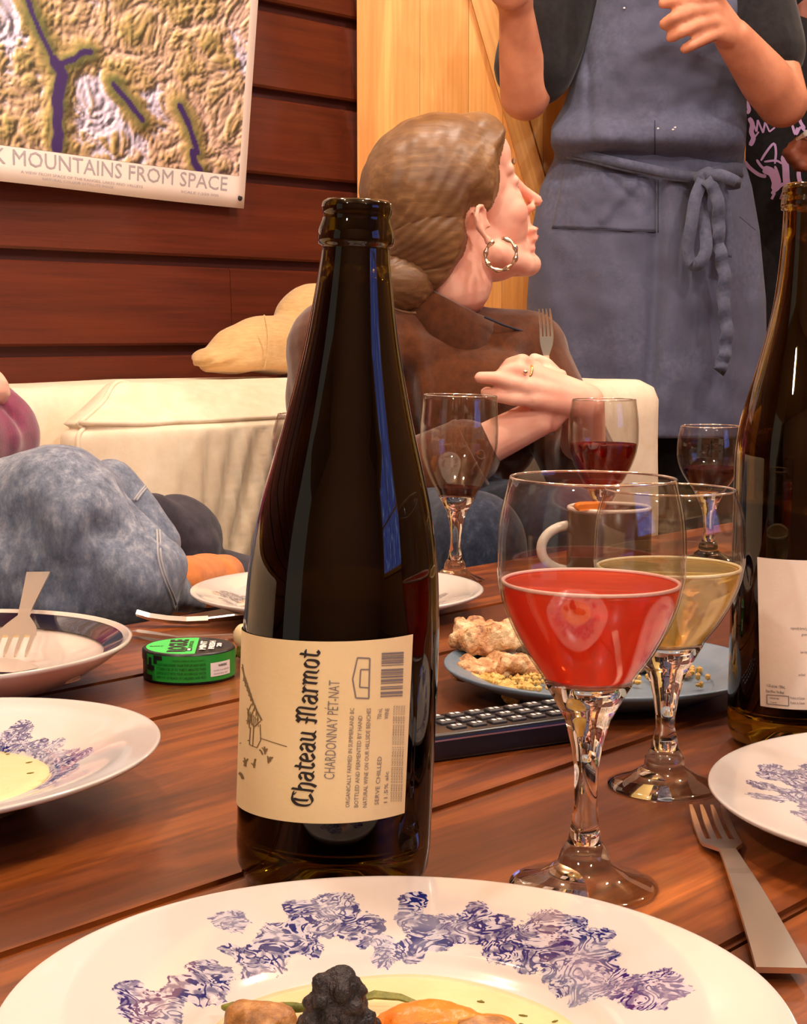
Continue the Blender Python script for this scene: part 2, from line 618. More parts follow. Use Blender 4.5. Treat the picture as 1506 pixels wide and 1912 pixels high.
M['black_plastic'] = plain('black_plastic', srgb(22, 20, 22), 0.28)
M['rubber'] = plain('button_rubber', srgb(40, 36, 38), 0.45)
M['white_print'] = plain('white_print', srgb(238, 230, 226), 0.5)
M['tin_green'] = plain('green_tin', srgb(34, 148, 52), 0.3, coat=0.2)
M['tin_green_lid'] = plain('green_lid_print', srgb(70, 214, 96), 0.35)
M['tin_black'] = plain('tin_black', srgb(26, 26, 28), 0.35)
M['tin_text'] = plain('dark_green_print', srgb(14, 84, 24), 0.5)
M['denim'] = None
def _denim(name, c1, c2, c3):
    k = NT(name)
    a = k.noise(k.coords((1, 1, 0.55)), 95, 5, 0.75)
    b = k.noise(k.coords(), 7, 3, 0.5)
    c = k.ramp(a, [(0.34, c1), (0.52, c2), (0.68, c3)])
    c = k.mix(k.ramp(b, [(0.4, (0, 0, 0)), (0.7, (0.55, 0.55, 0.55))]), c, c1)
    k.l(c, k.p.inputs['Base Color'])
    k.setp(Roughness=0.9, Specular_IOR_Level=0.15, Sheen_Weight=0.2)
    k.bump(a, 0.35, 0.001)
    return k.m
M['denim'] = _denim('washed_denim', srgb(88, 96, 114), srgb(126, 134, 150), srgb(168, 172, 182))
M['denim_seam'] = plain('denim_seam', srgb(164, 164, 168), 0.9)
M['navy'] = _denim('navy_denim', srgb(26, 32, 46), srgb(40, 48, 64), srgb(60, 68, 84))
M['charcoal'] = cloth('charcoal_fleece', srgb(42, 40, 48), srgb(66, 62, 70), 70)
M['brown_knit'] = cloth('brown_knit', srgb(72, 34, 6), srgb(96, 48, 10), 90, rough=0.9, bump=0.25, sheen=0.4)
M['magenta'] = cloth('magenta_wool', srgb(104, 10, 58), srgb(136, 16, 76), 80, rough=0.9, sheen=0.5)
M['apron'] = cloth('slate_linen', srgb(78, 82, 104), srgb(98, 100, 122), 110, (1, 1, 1), 0.9, 0.3, 0.1, (5.0, srgb(80, 82, 102)))
M['apron_tie'] = cloth('slate_linen_tie', srgb(70, 74, 94), srgb(90, 92, 112), 110, rough=0.9)
M['stitch'] = plain('dark_stitch', srgb(48, 48, 60), 0.9)
M['black_shirt'] = cloth('black_jersey', srgb(20, 18, 20), srgb(34, 31, 33), 90, rough=0.9)
M['lilac'] = plain('lilac_print', srgb(190, 152, 198), 0.7)
M['skin'] = skin_mat('fair_skin', srgb(244, 174, 148), srgb(252, 198, 172))
M['skin_tan'] = skin_mat('tanned_skin', srgb(196, 126, 94), srgb(218, 148, 114))
M['skin_dark'] = skin_mat('brown_skin', srgb(112, 56, 36), srgb(150, 84, 58))
M['lips'] = plain('lips', srgb(214, 120, 110), 0.4)
M['eye_white'] = plain('eye_white', srgb(236, 228, 222), 0.15)
M['iris'] = plain('iris', srgb(70, 84, 92), 0.15)
def _hair():
    k = NT('dark_blond_hair')
    v = k.coords((6, 60, 60))
    a = k.noise(v, 2.0, 4, 0.6, 0.4)
    b = k.noise(k.coords(), 14, 3, 0.5)
    c = k.ramp(a, [(0.3, srgb(112, 78, 46)), (0.55, srgb(138, 100, 62)), (0.75, srgb(164, 126, 82))])
    c = k.mix(k.ramp(b, [(0.4, (0, 0, 0)), (0.65, (0.6, 0.6, 0.6))]), c, srgb(92, 60, 36))
    k.l(c, k.p.inputs['Base Color'])
    k.setp(Roughness=0.42, Specular_IOR_Level=0.5, Anisotropic=0.5)
    k.bump(a, 0.25, 0.0015)
    return k.m
M['hair'] = _hair()
M['silver'] = plain('polished_silver', srgb(244, 232, 206), 0.12, 1.0)
M['gold'] = plain('gold', srgb(240, 200, 120), 0.2, 1.0)
M['mug'] = plain('brown_mug_glaze', srgb(70, 46, 34), 0.25)
M['mug_in'] = plain('white_mug_glaze', srgb(228, 212, 196), 0.2)
M['tan'] = cloth('tan_knit', srgb(196, 112, 56), srgb(222, 136, 72), 60)
M['shade'] = plain('linen_lampshade', srgb(206, 196, 160), 0.8)
M['brass'] = plain('brass', srgb(150, 116, 62), 0.3, 1.0)
M['dark_wood'] = plain('dark_cabinet', srgb(52, 34, 24), 0.5)
M['poster_white'] = plain('poster_margin', srgb(240, 226, 214), 0.35, coat=0.1)
def _map():
    k = NT('satellite_print')
    a = k.attr('print')
    k.l(a.outputs['Color'], k.p.inputs['Base Color'])
    k.setp(Roughness=0.4, Coat_Weight=0.1)
    return k.m
M['map_print'] = _map()
def _window_glow():
    k = NT('dusk_window_glow')  # bluish dusk glow for the pane of the unseen window
    t = k.t
    t.nodes.remove(k.p)
    e = k.n('ShaderNodeEmission')
    f = k.noise(k.coords(), 5.0, 3, 0.6)
    k.l(k.ramp(f, [(0.3, srgb(84, 88, 160)), (0.55, srgb(104, 116, 200)), (0.75, srgb(190, 220, 250))]), e.inputs['Color'])
    e.inputs['Strength'].default_value = 1.5
    k.l(e.outputs[0], k.out.inputs['Surface'])
    return k.m
M['window_glow'] = _window_glow()
# ------------------------------------------------------------------ the room
def struct(o):
    o['kind'] = 'structure'
    return o
def struct_empty(name, loc=(0, 0, 0), rz=0):
    o = bpy.data.objects.new(name, None)
    COL.objects.link(o)
    o.location = loc
    o.rotation_euler = (0, 0, rz)
    o['kind'] = 'structure'
    return o

struct(box('floor', (-3.6, 3.6, -2.6, 5.0, -0.05, 0.0), M['floor']))
struct(box('ceiling', (-3.6, 3.6, -2.6, 5.0, 2.45, 2.5), M['ceiling']))
struct(box('wall_front', (-3.6, 3.6, -2.65, -2.6, 0, 2.45), M['warm_wall']))
struct(box('wall_right', (3.6, 3.65, -2.6, 5.0, 0, 2.45), M['warm_wall']))
struct(box('wall_back', (-0.5, 3.6, 5.0, 5.05, 0, 2.45), M['cream_wall']))

# red lap siding, one board at a time, in the frame of the wall: x along the wall, y out of it
WALL_Q = -2.063
wl = struct_empty('wall_left', SQ(0, WALL_Q, 0), RZ_ROOM)
V, Fc = box_data(-2.6, 2.24, 0.012, 0.06, 0, 2.45)
mesh('backing', V, Fc, M['red_groove'], wl, False)
PER, GRV = 0.1455, 0.0165
z_ref = 0.995
k0 = -7
joints = {-2: (1.865,), 3: (0.6,), 0: (0.2,), -4: (1.2,)}
for k in range(k0, 11):
    lo, hi = z_ref + k * PER, z_ref + (k + 1) * PER - GRV
    lo = max(lo, 0.0)
    hi = min(hi, 2.45)
    if hi - lo < 0.02:
        continue
    cuts = [-2.6] + list(joints.get(k, ())) + [2.24]
    for a, b in zip(cuts[:-1], cuts[1:]):
        # the face leans out towards its lower edge as a lap board does
        x0, x1 = a + 0.0006, b - 0.0006
        P = [(x0, 0.013, lo), (x1, 0.013, lo), (x1, 0.013, hi), (x0, 0.013, hi),
             (x0, -0.006, lo + 0.004), (x1, -0.006, lo + 0.004), (x1, -0.001, hi - 0.003), (x0, -0.001, hi - 0.003),
             (x0, -0.003, lo), (x1, -0.003, lo), (x1, 0.003, hi), (x0, 0.003, hi)]
        Q = [(0, 3, 2, 1), (4, 5, 6, 7), (8, 9, 5, 4), (7, 6, 10, 11), (0, 1, 9, 8), (2, 3, 11, 10), (1, 2, 10, 6), (1, 6, 5, 9), (3, 0, 8, 4), (3, 4, 7, 11)]
        mesh('siding_board', P, Q, M['red_board'], wl, False)

# pine plank partition facing the room
pw = struct_empty('wall_rear', (-0.0835, 2.965, 0))
edges = [0.0, 0.113, 0.200, 0.262, 0.335, 0.430, 0.520, 0.620, 0.70]
for a, b in zip(edges[:-1], edges[1:]):
    V, Fc = box_data(0, 2.35, a + 0.0003, b - 0.0003, 0, 0.028)
    o = mesh('plank', V, Fc, M['pine'], pw, False)
    o.rotation_euler = (0, -PI / 2, 0)
    o.location = (0.028, 0, 0)
    # local x -> up, local y -> along the wall, local z -> thickness
    o.matrix_parent_inverse = Matrix.Identity(4)
    o.rotation_euler = (0, 0, 0)
    mt = Matrix(((0, 1, 0, 0), (0, 0, 1, 0), (1, 0, 0, 0.0), (0, 0, 0, 1)))
    o.matrix_local = mt
# the slanting brace nailed over the planks
pb0, pb1 = A(862, -60, 2.95), A(1030, 520, 2.95)
L = (pb1 - pb0).length
V, Fc = box_data(-0.5, L + 0.45, -0.038, 0.0, -0.018, 0.0)
br = mesh('brace', V, Fc, M['pine'], pw, False)
d = (pb1 - pb0).normalized()
side = Vector((0, 1, 0)).cross(d).normalized()
mw = Matrix(((d.x, side.x, 0, pb0.x), (d.y, side.y, 1, 2.963), (d.z, side.z, 0, pb0.z), (0, 0, 0, 1)))
br.matrix_local = Matrix.Translation((0.0835, -2.965, 0)) @ mw
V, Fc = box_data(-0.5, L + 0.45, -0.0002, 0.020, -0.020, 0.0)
be = mesh('brace_shaded_edge', V, Fc, M['pine_shaded_edge'], pw, False)  # dark strip carrying the painted shade along the brace
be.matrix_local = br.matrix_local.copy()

# ------------------------------------------------------------------ map on the wall
def build_map():
    s0, s1, z0, z1 = 0.55, 1.878, 0.938, 1.86
    mp = thing('map_poster', 'satellite map poster with a white margin hanging on the red board wall', 'poster', SQ(0, WALL_Q, 0), (0, 0, RZ_ROOM))
    q_off = lambda s, z: -0.020 - 0.045 * min(1.0, max(0.0, (z - z0) / 0.36)) * max(0, (s - 1.0) / 0.9) - 0.004 * math.sin(s * 7) - 0.022 * math.exp(-((s - 1.40) / 0.24) ** 2) * math.exp(-((z - z0) / 0.16) ** 2)
    nx, nz = 446, 304
    S = np.linspace(s0, s1, nx); Z = np.linspace(z0, z1, nz)
    # sheet
    V, Fc = [], []
    mx, mz = 56, 40
    for j in range(mz):
        for i in range(mx):
            s = s0 + (s1 - s0) * i / (mx - 1); z = z0 + (z1 - z0) * j / (mz - 1)
            zz = z + (0.008 * (1 - (z - z0) / (z1 - z0)) * math.sin((s - s0) * 3.0))
            V.append((s, q_off(s, z), zz))
    for j in range(mz - 1):
        for i in range(mx - 1):
            a = j * mx + i
            Fc.append((a, a + 1, a + mx + 1, a + mx))
    sh = mesh('sheet', V, Fc, M['poster_white'], mp)
    so = sh.modifiers.new('thick', 'SOLIDIFY'); so.thickness = 0.0008; so.offset = 1.0
    # printed relief
    a0, a1, b0, b1 = s0 + 0.02, s1 - 0.016, z0 + 0.052, z1 - 0.02
    nx, nz = 440, 290
    S = np.linspace(a0, a1, nx); Z = np.linspace(b0, b1, nz)
    GX, GZ = np.meshgrid(S, Z)
    def lattice(n, seed):
        r = np.random.default_rng(seed)
        return r.random((n, n))
    def vn(x, y, f, seed):
        g = lattice(128, seed)
        xf, yf = x * f, y * f
        xi, yi = np.floor(xf).astype(int), np.floor(yf).astype(int)
        u, v = xf - xi, yf - yi
        u = u * u * (3 - 2 * u); v = v * v * (3 - 2 * v)
        xi %= 128; yi %= 128
        x2, y2 = (xi + 1) % 128, (yi + 1) % 128
        return (g[yi, xi] * (1 - u) + g[yi, x2] * u) * (1 - v) + (g[y2, xi] * (1 - u) + g[y2, x2] * u) * v
    wx = GX + 0.02 * (vn(GX, GZ, 18, 1) - 0.5) * 2
    wz = GZ + 0.02 * (vn(GX, GZ, 18, 2) - 0.5) * 2
    h = np.zeros_like(GX); amp = 1.0
    for i, f in enumerate((16, 40, 78, 130, 190)):
        r = 1 - np.abs(2 * vn(wx, wz, f, 10 + i) - 1)
        h += amp * r ** 1.6
        amp *= 0.80
    h /= h.max()
    # rivers and lakes, drawn as the photograph shows them
    def spt(px, py):
        r = ray(px, py)
        t = (WALL_Q + 0.035) / (r.x * N.x + r.y * N.y)
        p = Vector((r.x * t, t, CAM_Z + r.z * t))
        return (p.x * U.x + p.y * U.y, p.z)
    lines = [([(45, -20), (58, 25), (75, 65), (93, 100), (103, 128)], 0.0045), ([(103, 128), (112, 122), (140, 112), (152, 100), (168, 98)], 0.0055), ([(103, 118), (116, 138), (108, 170), (106, 215), (104, 280)], 0.011),
             ([(212, 158), (236, 185), (268, 222)], 0.006), ([(335, 195), (352, 228), (372, 280)], 0.006), ([(362, 280), (368, 300), (378, 312)], 0.008)]
    dist = np.full_like(GX, 9.0); valley = np.full_like(GX, 9.0)
    for pts, w in lines:
        q = [spt(*p) for p in pts]
        for (x1, y1), (x2, y2) in zip(q[:-1], q[1:]):
            dx, dy = x2 - x1, y2 - y1
            t = np.clip(((GX - x1) * dx + (GZ - y1) * dy) / (dx * dx + dy * dy + 1e-12), 0, 1)
            dd = np.hypot(GX - x1 - t * dx, GZ - y1 - t * dy)
            dist = np.minimum(dist, dd / w)
            valley = np.minimum(valley, dd)
    h2 = h * np.clip(valley / 0.03, 0.15, 1)
    gz, gx = np.gradient(h2, Z[1] - Z[0], S[1] - S[0])
    shade = np.clip(0.50 + 0.018 * (-gx * 0.8 + gz * 0.6), 0.02, 1.45)
    low = np.array(srgb(104, 112, 62)[:3]); mid = np.array(srgb(186, 158, 104)[:3]); high = np.array(srgb(222, 184, 166)[:3]); snow = np.array(srgb(226, 214, 236)[:3])
    reg = vn(GX, GZ, 4.5, 77)
    e = np.clip(h2 * 1.25 + (reg - 0.5) * 0.7 + (GX - 1.5) * 0.25 + (GZ - 1.15) * 0.2, 0, 1)[..., None]
    c = np.where(e < 0.45, low + (mid - low) * e / 0.45, mid + (high - mid) * (e - 0.45) / 0.55)
    sn = np.clip((h2 + (vn(GX, GZ, 12, 55) - 0.5) * 0.9 - 0.74) * 8, 0, 1)[..., None]
    c = c * (1 - sn) + snow * sn
    c = c * (0.10 + 1.30 * shade[..., None] ** 1.1)
    gv = np.clip(1 - valley / 0.018, 0, 1)[..., None] * 0.6
    c = c * (1 - gv) + np.array(srgb(108, 112, 64)[:3]) * gv
    water = np.array(srgb(58, 36, 92)[:3])
    wm = np.clip((1.0 - dist + (vn(GX, GZ, 60, 5) - 0.5) * 0.5) * 5, 0, 1)[..., None]
    c = c * (1 - wm) + water * wm
    V = []
    for j in range(nz):
        for i in range(nx):
            s, z = S[i], Z[j]
            V.append((s, q_off(s, z) - 0.0012, z + (0.008 * (1 - (z - z0) / (z1 - z0)) * math.sin((s - s0) * 3.0))))
    idx = np.arange(nx * nz).reshape(nz, nx)
    Fq = np.stack([idx[:-1, :-1], idx[:-1, 1:], idx[1:, 1:], idx[1:, :-1]], -1).reshape(-1, 4)
    pr = mesh('printed_map', V, Fq.tolist(), M['map_print'], mp)
    ca = pr.data.color_attributes.new('print', 'FLOAT_COLOR', 'POINT')
    flat = np.ones((nx * nz, 4), dtype=np.float32); flat[:, :3] = np.clip(c, 0, 1).reshape(-1, 3)
    ca.data.foreach_set('color', flat.ravel())
    # title and small print on the margin
    def line(txt, sa, sb, zb, hgt, matl, name, kind=None, bold=0.0):
        vv, ff, w, hh = text_data(txt, bold)
        P = []
        for (x, y) in vv:
            s = sa + (sb - sa) * x / w
            z = zb + y * hgt
            P.append((s, q_off(s, z) - 0.0014, z + (0.008 * (1 - (z - z0) / (z1 - z0)) * math.sin((s - s0) * 3.0))))
        mesh(name, P, ff, matl, mp, False, False, None, 'stuff')
    wa, wb = text_data('SELKIR')[2], text_data('SELKIRK MOUNTAINS FROM SPACE')[2]
    fk = wa / wb * 1.02
    t_start = (1.372 - fk * 1.838) / (1 - fk)
    line('SELKIRK MOUNTAINS FROM SPACE', t_start, 1.838, 0.9640, 0.0235, M['ink_pale'], 'title_lettering', bold=0.0)
    line('A VIEW FROM SPACE OF THE RANGES, LAKES AND VALLEYS', 1.42, 1.66, 0.9530, 0.0042, M['ink_pale'], 'small_print')
    line('NATURAL COLOUR SATELLITE IMAGE', 1.46, 1.60, 0.9465, 0.0040, M['ink_pale'], 'small_print')
    line('SCALE 1:250 000', 1.74, 1.82, 0.9530, 0.0040, M['ink_pale'], 'small_print')
    # pin through the corner grommet
    V, Fc = lathe_data([(0, -0.002), (0.005, -0.002), (0.005, 0.001), (0, 0.001)], 16)
    V = [(x + 1.868, q_off(1.868, 0.948) - 0.001 + z * 0.5, y + 0.949) for (x, y, z) in V]
    mesh('pin', V, Fc, M['ink'], mp, True, True)

def text_data(txt, bold=0.0, shear=0.0):
    """flat triangulated lettering from the built-in font: verts in em units of cap height 1, width, height"""
    cu = bpy.data.curves.new('t', 'FONT')
    cu.body = txt
    cu.size = 1.0
    cu.offset = bold
    cu.resolution_u = 2
    ob = bpy.data.objects.new('t', cu)
    COL.objects.link(ob)
    dg = bpy.context.evaluated_depsgraph_get()
    me = bpy.data.meshes.new_from_object(ob.evaluated_get(dg))
    vv = [(v.co.x, v.co.y) for v in me.vertices]
    ff = [tuple(p.vertices) for p in me.polygons]
    bpy.data.objects.remove(ob); bpy.data.curves.remove(cu); bpy.data.meshes.remove(me)
    x0 = min(v[0] for v in vv); x1 = max(v[0] for v in vv)
    capz = 0.73
    vv = [((x - x0), y / capz) for x, y in vv]
    return vv, ff, x1 - x0, 1.0
build_map()

# ------------------------------------------------------------------ sofa
sofa = thing('sofa', 'long cream slipcovered sofa standing along the red board wall', 'sofa', SQ(0, 0, 0), (0, 0, RZ_ROOM))
# frame of the room: local x = s, local y = -q
def soft_box(name, x0, x1, y0, y1, z0, z1, r, mat, parent, sag=0.0, seed=0, amp=0.003, res=(40, 14, 24), lab=None):
    """upholstered block: rounded edges, slightly puffed faces and soft creases"""
    bm = bmesh.new()
    bmesh.ops.create_cube(bm, size=1.0)
    bmesh.ops.subdivide_edges(bm, edges=bm.edges[:], cuts=18, use_grid_fill=True)
    cx, cy, cz = (x0 + x1) / 2, (y0 + y1) / 2, (z0 + z1) / 2
    hx, hy, hz = (x1 - x0) / 2, (y1 - y0) / 2, (z1 - z0) / 2
    for v in bm.verts:
        u = [2 * c for c in v.co]
        p = [u[0] * hx, u[1] * hy, u[2] * hz]
        inner = [max(-(h - r), min(h - r, c)) for c, h in zip(p, (hx, hy, hz))]
        dv = Vector([a - b for a, b in zip(p, inner)])
        if dv.length > 1e-9:
            m = max(abs(c) for c in dv)
            dv = dv.normalized() * m
        q = Vector(inner) + dv
        puff = sag * (1 - u[0] ** 2) * (1 - u[2] ** 2)
        q.y += -puff if u[1] < 0 else puff
        q.z += sag * 0.6 * (1 - u[0] ** 2) * (1 - u[1] ** 2) * (1 if u[2] > 0 else -1)
        w = Vector((cx, cy, cz)) + q
        nv = noise.noise(w * 6 + Vector((seed, 0, 0))) * amp + noise.noise(Vector((w.x * 22, w.y * 22, w.z * 6 + seed))) * amp * 0.7
        w += (dv.normalized() if dv.length > 1e-9 else Vector((0, -1, 0))) * nv
        v.co = w
    me = bpy.data.meshes.new(name)
    bm.to_mesh(me); bm.free()
    return link_mesh(name, me, mat, parent, True, lab)
soft_box('base', -1.0, 2.04, 1.31, 2.03, 0.08, 0.22, 0.03, M['canvas'], sofa)
soft_box('backrest', -1.0, 2.04, 1.79, 2.03, 0.10, 0.652, 0.035, M['canvas'], sofa)
soft_box('armrest', 1.815, 2.04, 1.30, 1.95, 0.10, 0.657, 0.035, M['canvas'], sofa)
soft_box('seat_cushion', -0.98, 0.41, 1.305, 1.79, 0.20, 0.300, 0.03, M['canvas'], sofa, 0.006, 3)
soft_box('seat_cushion', 0.42, 1.81, 1.305, 1.79, 0.20, 0.300, 0.03, M['canvas'], sofa, 0.006, 5)
for x in (-0.9, 0.4, 1.95):
    for y in (1.38, 1.94):
        V, Fc = lathe_data([(0, 0), (0.022, 0), (0.03, 0.09), (0, 0.09)], 16)
        mesh('foot', [(a + x, b + y, c) for a, b, c in V], Fc, M['dark_wood'], sofa, True, True)

# loose back cushion with a piped front edge
cush = thing('back_cushion', 'boxy cream seat cushion with piped edge leaning against the sofa back', 'cushion', SQ(0, 0, 0), (0, 0, RZ_ROOM))
def build_cushion():
    x0, x1 = 1.265, 1.805
    bm = bmesh.new()
    nx, ny = 46, 60
    # cross-section running from the back top, over the top face, down the front to the seat
    sec = spline([(1.772, 0.655), (1.735, 0.656), (1.665, 0.632), (1.628, 0.606), (1.612, 0.585), (1.598, 0.50), (1.602, 0.40), (1.630, 0.335)], ny)
    V, Fc = [], []
    for i in range(nx):
        u = i / (nx - 1)
        x = x0 + (x1 - x0) * u
        pinch = 0.5 * (1 - math.exp(-u * 16)) + 0.5 * (1 - math.exp(-(u) * 5))
        for j, (y, z) in enumerate(sec):
            w = j / (ny - 1)
            yy = 1.772 - (1.772 - y) * (0.35 + 0.65 * pinch) if u < 0.6 else y
            xx = x - 0.012 * math.sin(w * PI) * (1 - u) ** 3 + (0.02 * math.exp(-((w - 0.47) / 0.06) ** 2) * math.exp(-u * 12))
            xx += 0.15 * max(0.0, 1 - w / 0.42) ** 0.8 * (1 - u) ** 1.5
            f = 0.0
            # creases fanning down the front face from the upper right corner
            if w > 0.5:
                g = (w - 0.5) * 2
                for (c, sl, amp, wd) in ((0.34, -0.10, 0.018, 0.022), (0.42, -0.16, 0.024, 0.022), (0.50, -0.20, 0.028, 0.026), (0.26, -0.05, 0.012, 0.020), (0.18, 0.02, 0.010, 0.022), (0.08, 0.04, 0.008, 0.02), (0.60, -0.24, 0.026, 0.03)):
                    f += amp * math.exp(-((u - c - sl * g) / wd) ** 2) * min(1, g * 3)
            else:
                f += 0.006 * math.exp(-((u - 0.16 - 0.4 * (0.45 - w)) / 0.05) ** 2) * math.exp(-((w - 0.32) / 0.14) ** 2)
            f += 0.0025 * noise.noise(Vector((xx * 14, w * 9, 0.3)))
            V.append((xx, yy + f, z - 0.5 * f))
    for i in range(nx - 1):
        for j in range(ny - 1):
            a = i * ny + j
            Fc.append((a, a + 1, a + ny + 1, a + ny))
    # sides and back close the block
    n0 = len(V)
    for i in range(nx):
        V.append((V[i * ny + ny - 1][0], 1.775, 0.328))
    for i in range(nx - 1):
        Fc.append((i * ny + ny - 1, n0 + i, n0 + i + 1, (i + 1) * ny + ny - 1))
        Fc.append((i * ny, (i + 1) * ny, n0 + i + 1, n0 + i))
    Fc.append(tuple([n0] + list(range(ny - 1, -1, -1))))
    Fc.append(tuple([n0 + nx - 1] + list(range((nx - 1) * ny, nx * ny))))
    body = mesh('cover', V, Fc, M['canvas'], cush, True, True)
    j = int(0.44 * (ny - 1))
    pts = [Vector(V[i * ny + j]) + Vector((0, -0.0015, 0.0015)) for i in range(1, nx)]
    tube('piping', pts, 0.0034, M['canvas'], cush, 8)
    pts = [Vector(V[1 * ny + jj]) + Vector((-0.001, -0.001, 0)) for jj in range(2, ny - 2)]
    tube('piping', pts, 0.0034, M['canvas'], cush, 8)
build_cushion()

# tan pillow on the sofa back, behind the woman
pil = thing('pillow', 'tan corduroy pillow propped on the sofa back behind the seated woman', 'pillow', SQ(1.79, -1.9, 0.657), (0, 0, RZ_ROOM))
def build_pillow():
    def disp(co):
        out = np.zeros(len(co))
        for i, c in enumerate(co):
            out[i] = 0.004 * noise.noise(Vector(c) * 18)
            # creases running in from the lower left corner
            dx, dz = c[0] + 0.16, c[2] - 0.0
            a = math.atan2(dz, dx + 1e-6)
            rr = math.hypot(dx, dz)
            out[i] -= 0.007 * math.exp(-rr / 0.10) * (0.5 + 0.5 * math.cos(a * 18))
        return out
    prims = [ell((0.02, 0, 0.048), (0.125, 0.058, 0.048)), ell((-0.06, 0, 0.026), (0.085, 0.05, 0.026)), ell((-0.03, 0, 0.038), (0.085, 0.055, 0.036)), ell((0.125, 0, 0.086), (0.085, 0.06, 0.062)), ell((0.10, 0, 0.045), (0.13, 0.058, 0.043)), ell((0.02, 0, 0.02), (0.15, 0.055, 0.019))]
    blob('cover', prims, M['pillow'], pil, 0.006, 6, disp)
    # seam down the middle of the face
    tube('seam', [(-0.058 + 0.006 * math.sin(t * 3), -0.0615 - 0.002 * math.sin(t * PI), 0.01 + 0.085 * t) for t in [i / 10 for i in range(11)]], 0.0012, M['pillow'], pil, 6)
build_pillow()

# ------------------------------------------------------------------ table of wide dark planks
tab = thing('coffee_table', 'low plank table of dark oiled wood set for dinner', 'table', SQ(0, 0, 0), (0, 0, RZ_ROOM))
TS0, TS1 = -0.35, 2.05
plank_q = [(-1.073, -0.903), (-0.903, -0.792), (-0.792, -0.529), (-0.529, -0.320), (-0.320, -0.150)]
for i, (qa, qb) in enumerate(plank_q):
    V, Fc = box_data(TS0, TS1, -qb + 0.0014, -qa - 0.0014, TABLE_Z - 0.032, TABLE_Z)
    me = bpy.data.meshes.new('plank')
    me.from_pydata(V, [], Fc)
    bm = bmesh.new(); bm.from_mesh(me)
    bmesh.ops.bevel(bm, geom=bm.edges[:], offset=0.0024, segments=2, affect='EDGES')
    bm.to_mesh(me); bm.free()
    link_mesh('plank', me, M['table'], tab, False)
box('apron_rail', (TS0 + 0.08, TS1 - 0.08, 0.22, 0.245, TABLE_Z - 0.11, TABLE_Z - 0.032), M['table'], tab, 0.003)
box('apron_rail', (TS0 + 0.08, TS1 - 0.08, 0.985, 1.01, TABLE_Z - 0.11, TABLE_Z - 0.032), M['table'], tab, 0.003)
for x in (TS0 + 0.10, TS1 - 0.17):
    for y in (0.21, 0.945):
        box('leg', (x, x + 0.07, y, y + 0.07, 0.0, TABLE_Z - 0.0315), M['table'], tab, 0.004)
# ------------------------------------------------------------------ things on the table
ZT = TABLE_Z
def base_at(px, py):
    return AZ(px, py, ZT)

# ---------- bottles
def bottle_profile(h, R, pts, wall=0.0035):
    out = [(0, 0.012), (R * 0.30, 0.010), (R * 0.55, 0.004), (R * 0.80, 0.0), (R * 0.93, 0.002), (R * 0.985, 0.008), (R, 0.018)]
    out += [(r, z) for r, z in pts]
    inn = []
    for r, z in reversed(pts):
        inn.append((max(r - wall, 0.0085), z))
    top = out[-1]
    prof = out + [(top[0] - 0.0015, top[1] + 0.0012), (0.0105, top[1] + 0.0012)]
    prof += [(min(r, 0.0095) if z > h - 0.03 else r, z - 0.0001) for r, z in inn]
    prof += [(R - wall, 0.022), (R * 0.6, 0.016), (0, 0.022)]
    return prof

def glyph_strokes():
    return {
        'C': (0.98, [[(.84, 1.22), (.62, 1.46), (.34, 1.42), (.10, 1.10), (.06, .55), (.18, .14), (.46, -.02), (.84, .20)], [(.44, 1.34), (.40, .95), (.44, .30)], [(.62, 1.46), (.90, 1.40)]]),
        'h': (0.74, [[(.14, 1.52), (.14, .10), (.04, .02)], [(.14, .80), (.36, 1.0), (.56, .84), (.56, .14), (.44, -.22)]]),
        'a': (0.74, [[(.12, .84), (.32, 1.0), (.54, .86), (.54, .12), (.68, .02)], [(.54, .58), (.26, .54), (.10, .34), (.14, .08), (.34, .0), (.54, .18)]]),
        't': (0.56, [[(.22, 1.36), (.20, .18), (.34, .0), (.50, .12)], [(.02, .98), (.48, .98)]]),
        'e': (0.66, [[(.12, .46), (.50, .60), (.48, .86), (.28, 1.0), (.10, .76), (.10, .22), (.30, .0), (.56, .18)]]),
        'u': (0.78, [[(.04, .94), (.14, .98), (.14, .18), (.30, .0), (.54, .20)], [(.54, 1.0), (.54, .12), (.70, .02)]]),
        'M': (1.30, [[(.06, 1.20), (.20, 1.40), (.24, 1.1), (.24, .10), (.08, .0)], [(.24, 1.14), (.46, 1.42), (.62, 1.20), (.62, .06)], [(.62, 1.14), (.84, 1.42), (1.02, 1.20), (1.02, .12), (1.18, .02)], [(.04, .66), (.40, .66)]]),
        'r': (0.56, [[(.04, .94), (.16, .98), (.16, .08), (.08, .02)], [(.16, .80), (.34, 1.0), (.48, .90)]]),
        'm': (1.10, [[(.04, .94), (.14, .98), (.14, .06)], [(.14, .80), (.32, 1.0), (.50, .84), (.50, .06)], [(.50, .80), (.68, 1.0), (.86, .84), (.86, .12), (1.0, .02)]]),
        'o': (0.70, [[(.32, 1.0), (.12, .80), (.12, .20), (.32, .0), (.54, .20), (.54, .80), (.32, 1.0)]]),
        ' ': (0.42, []),
    }
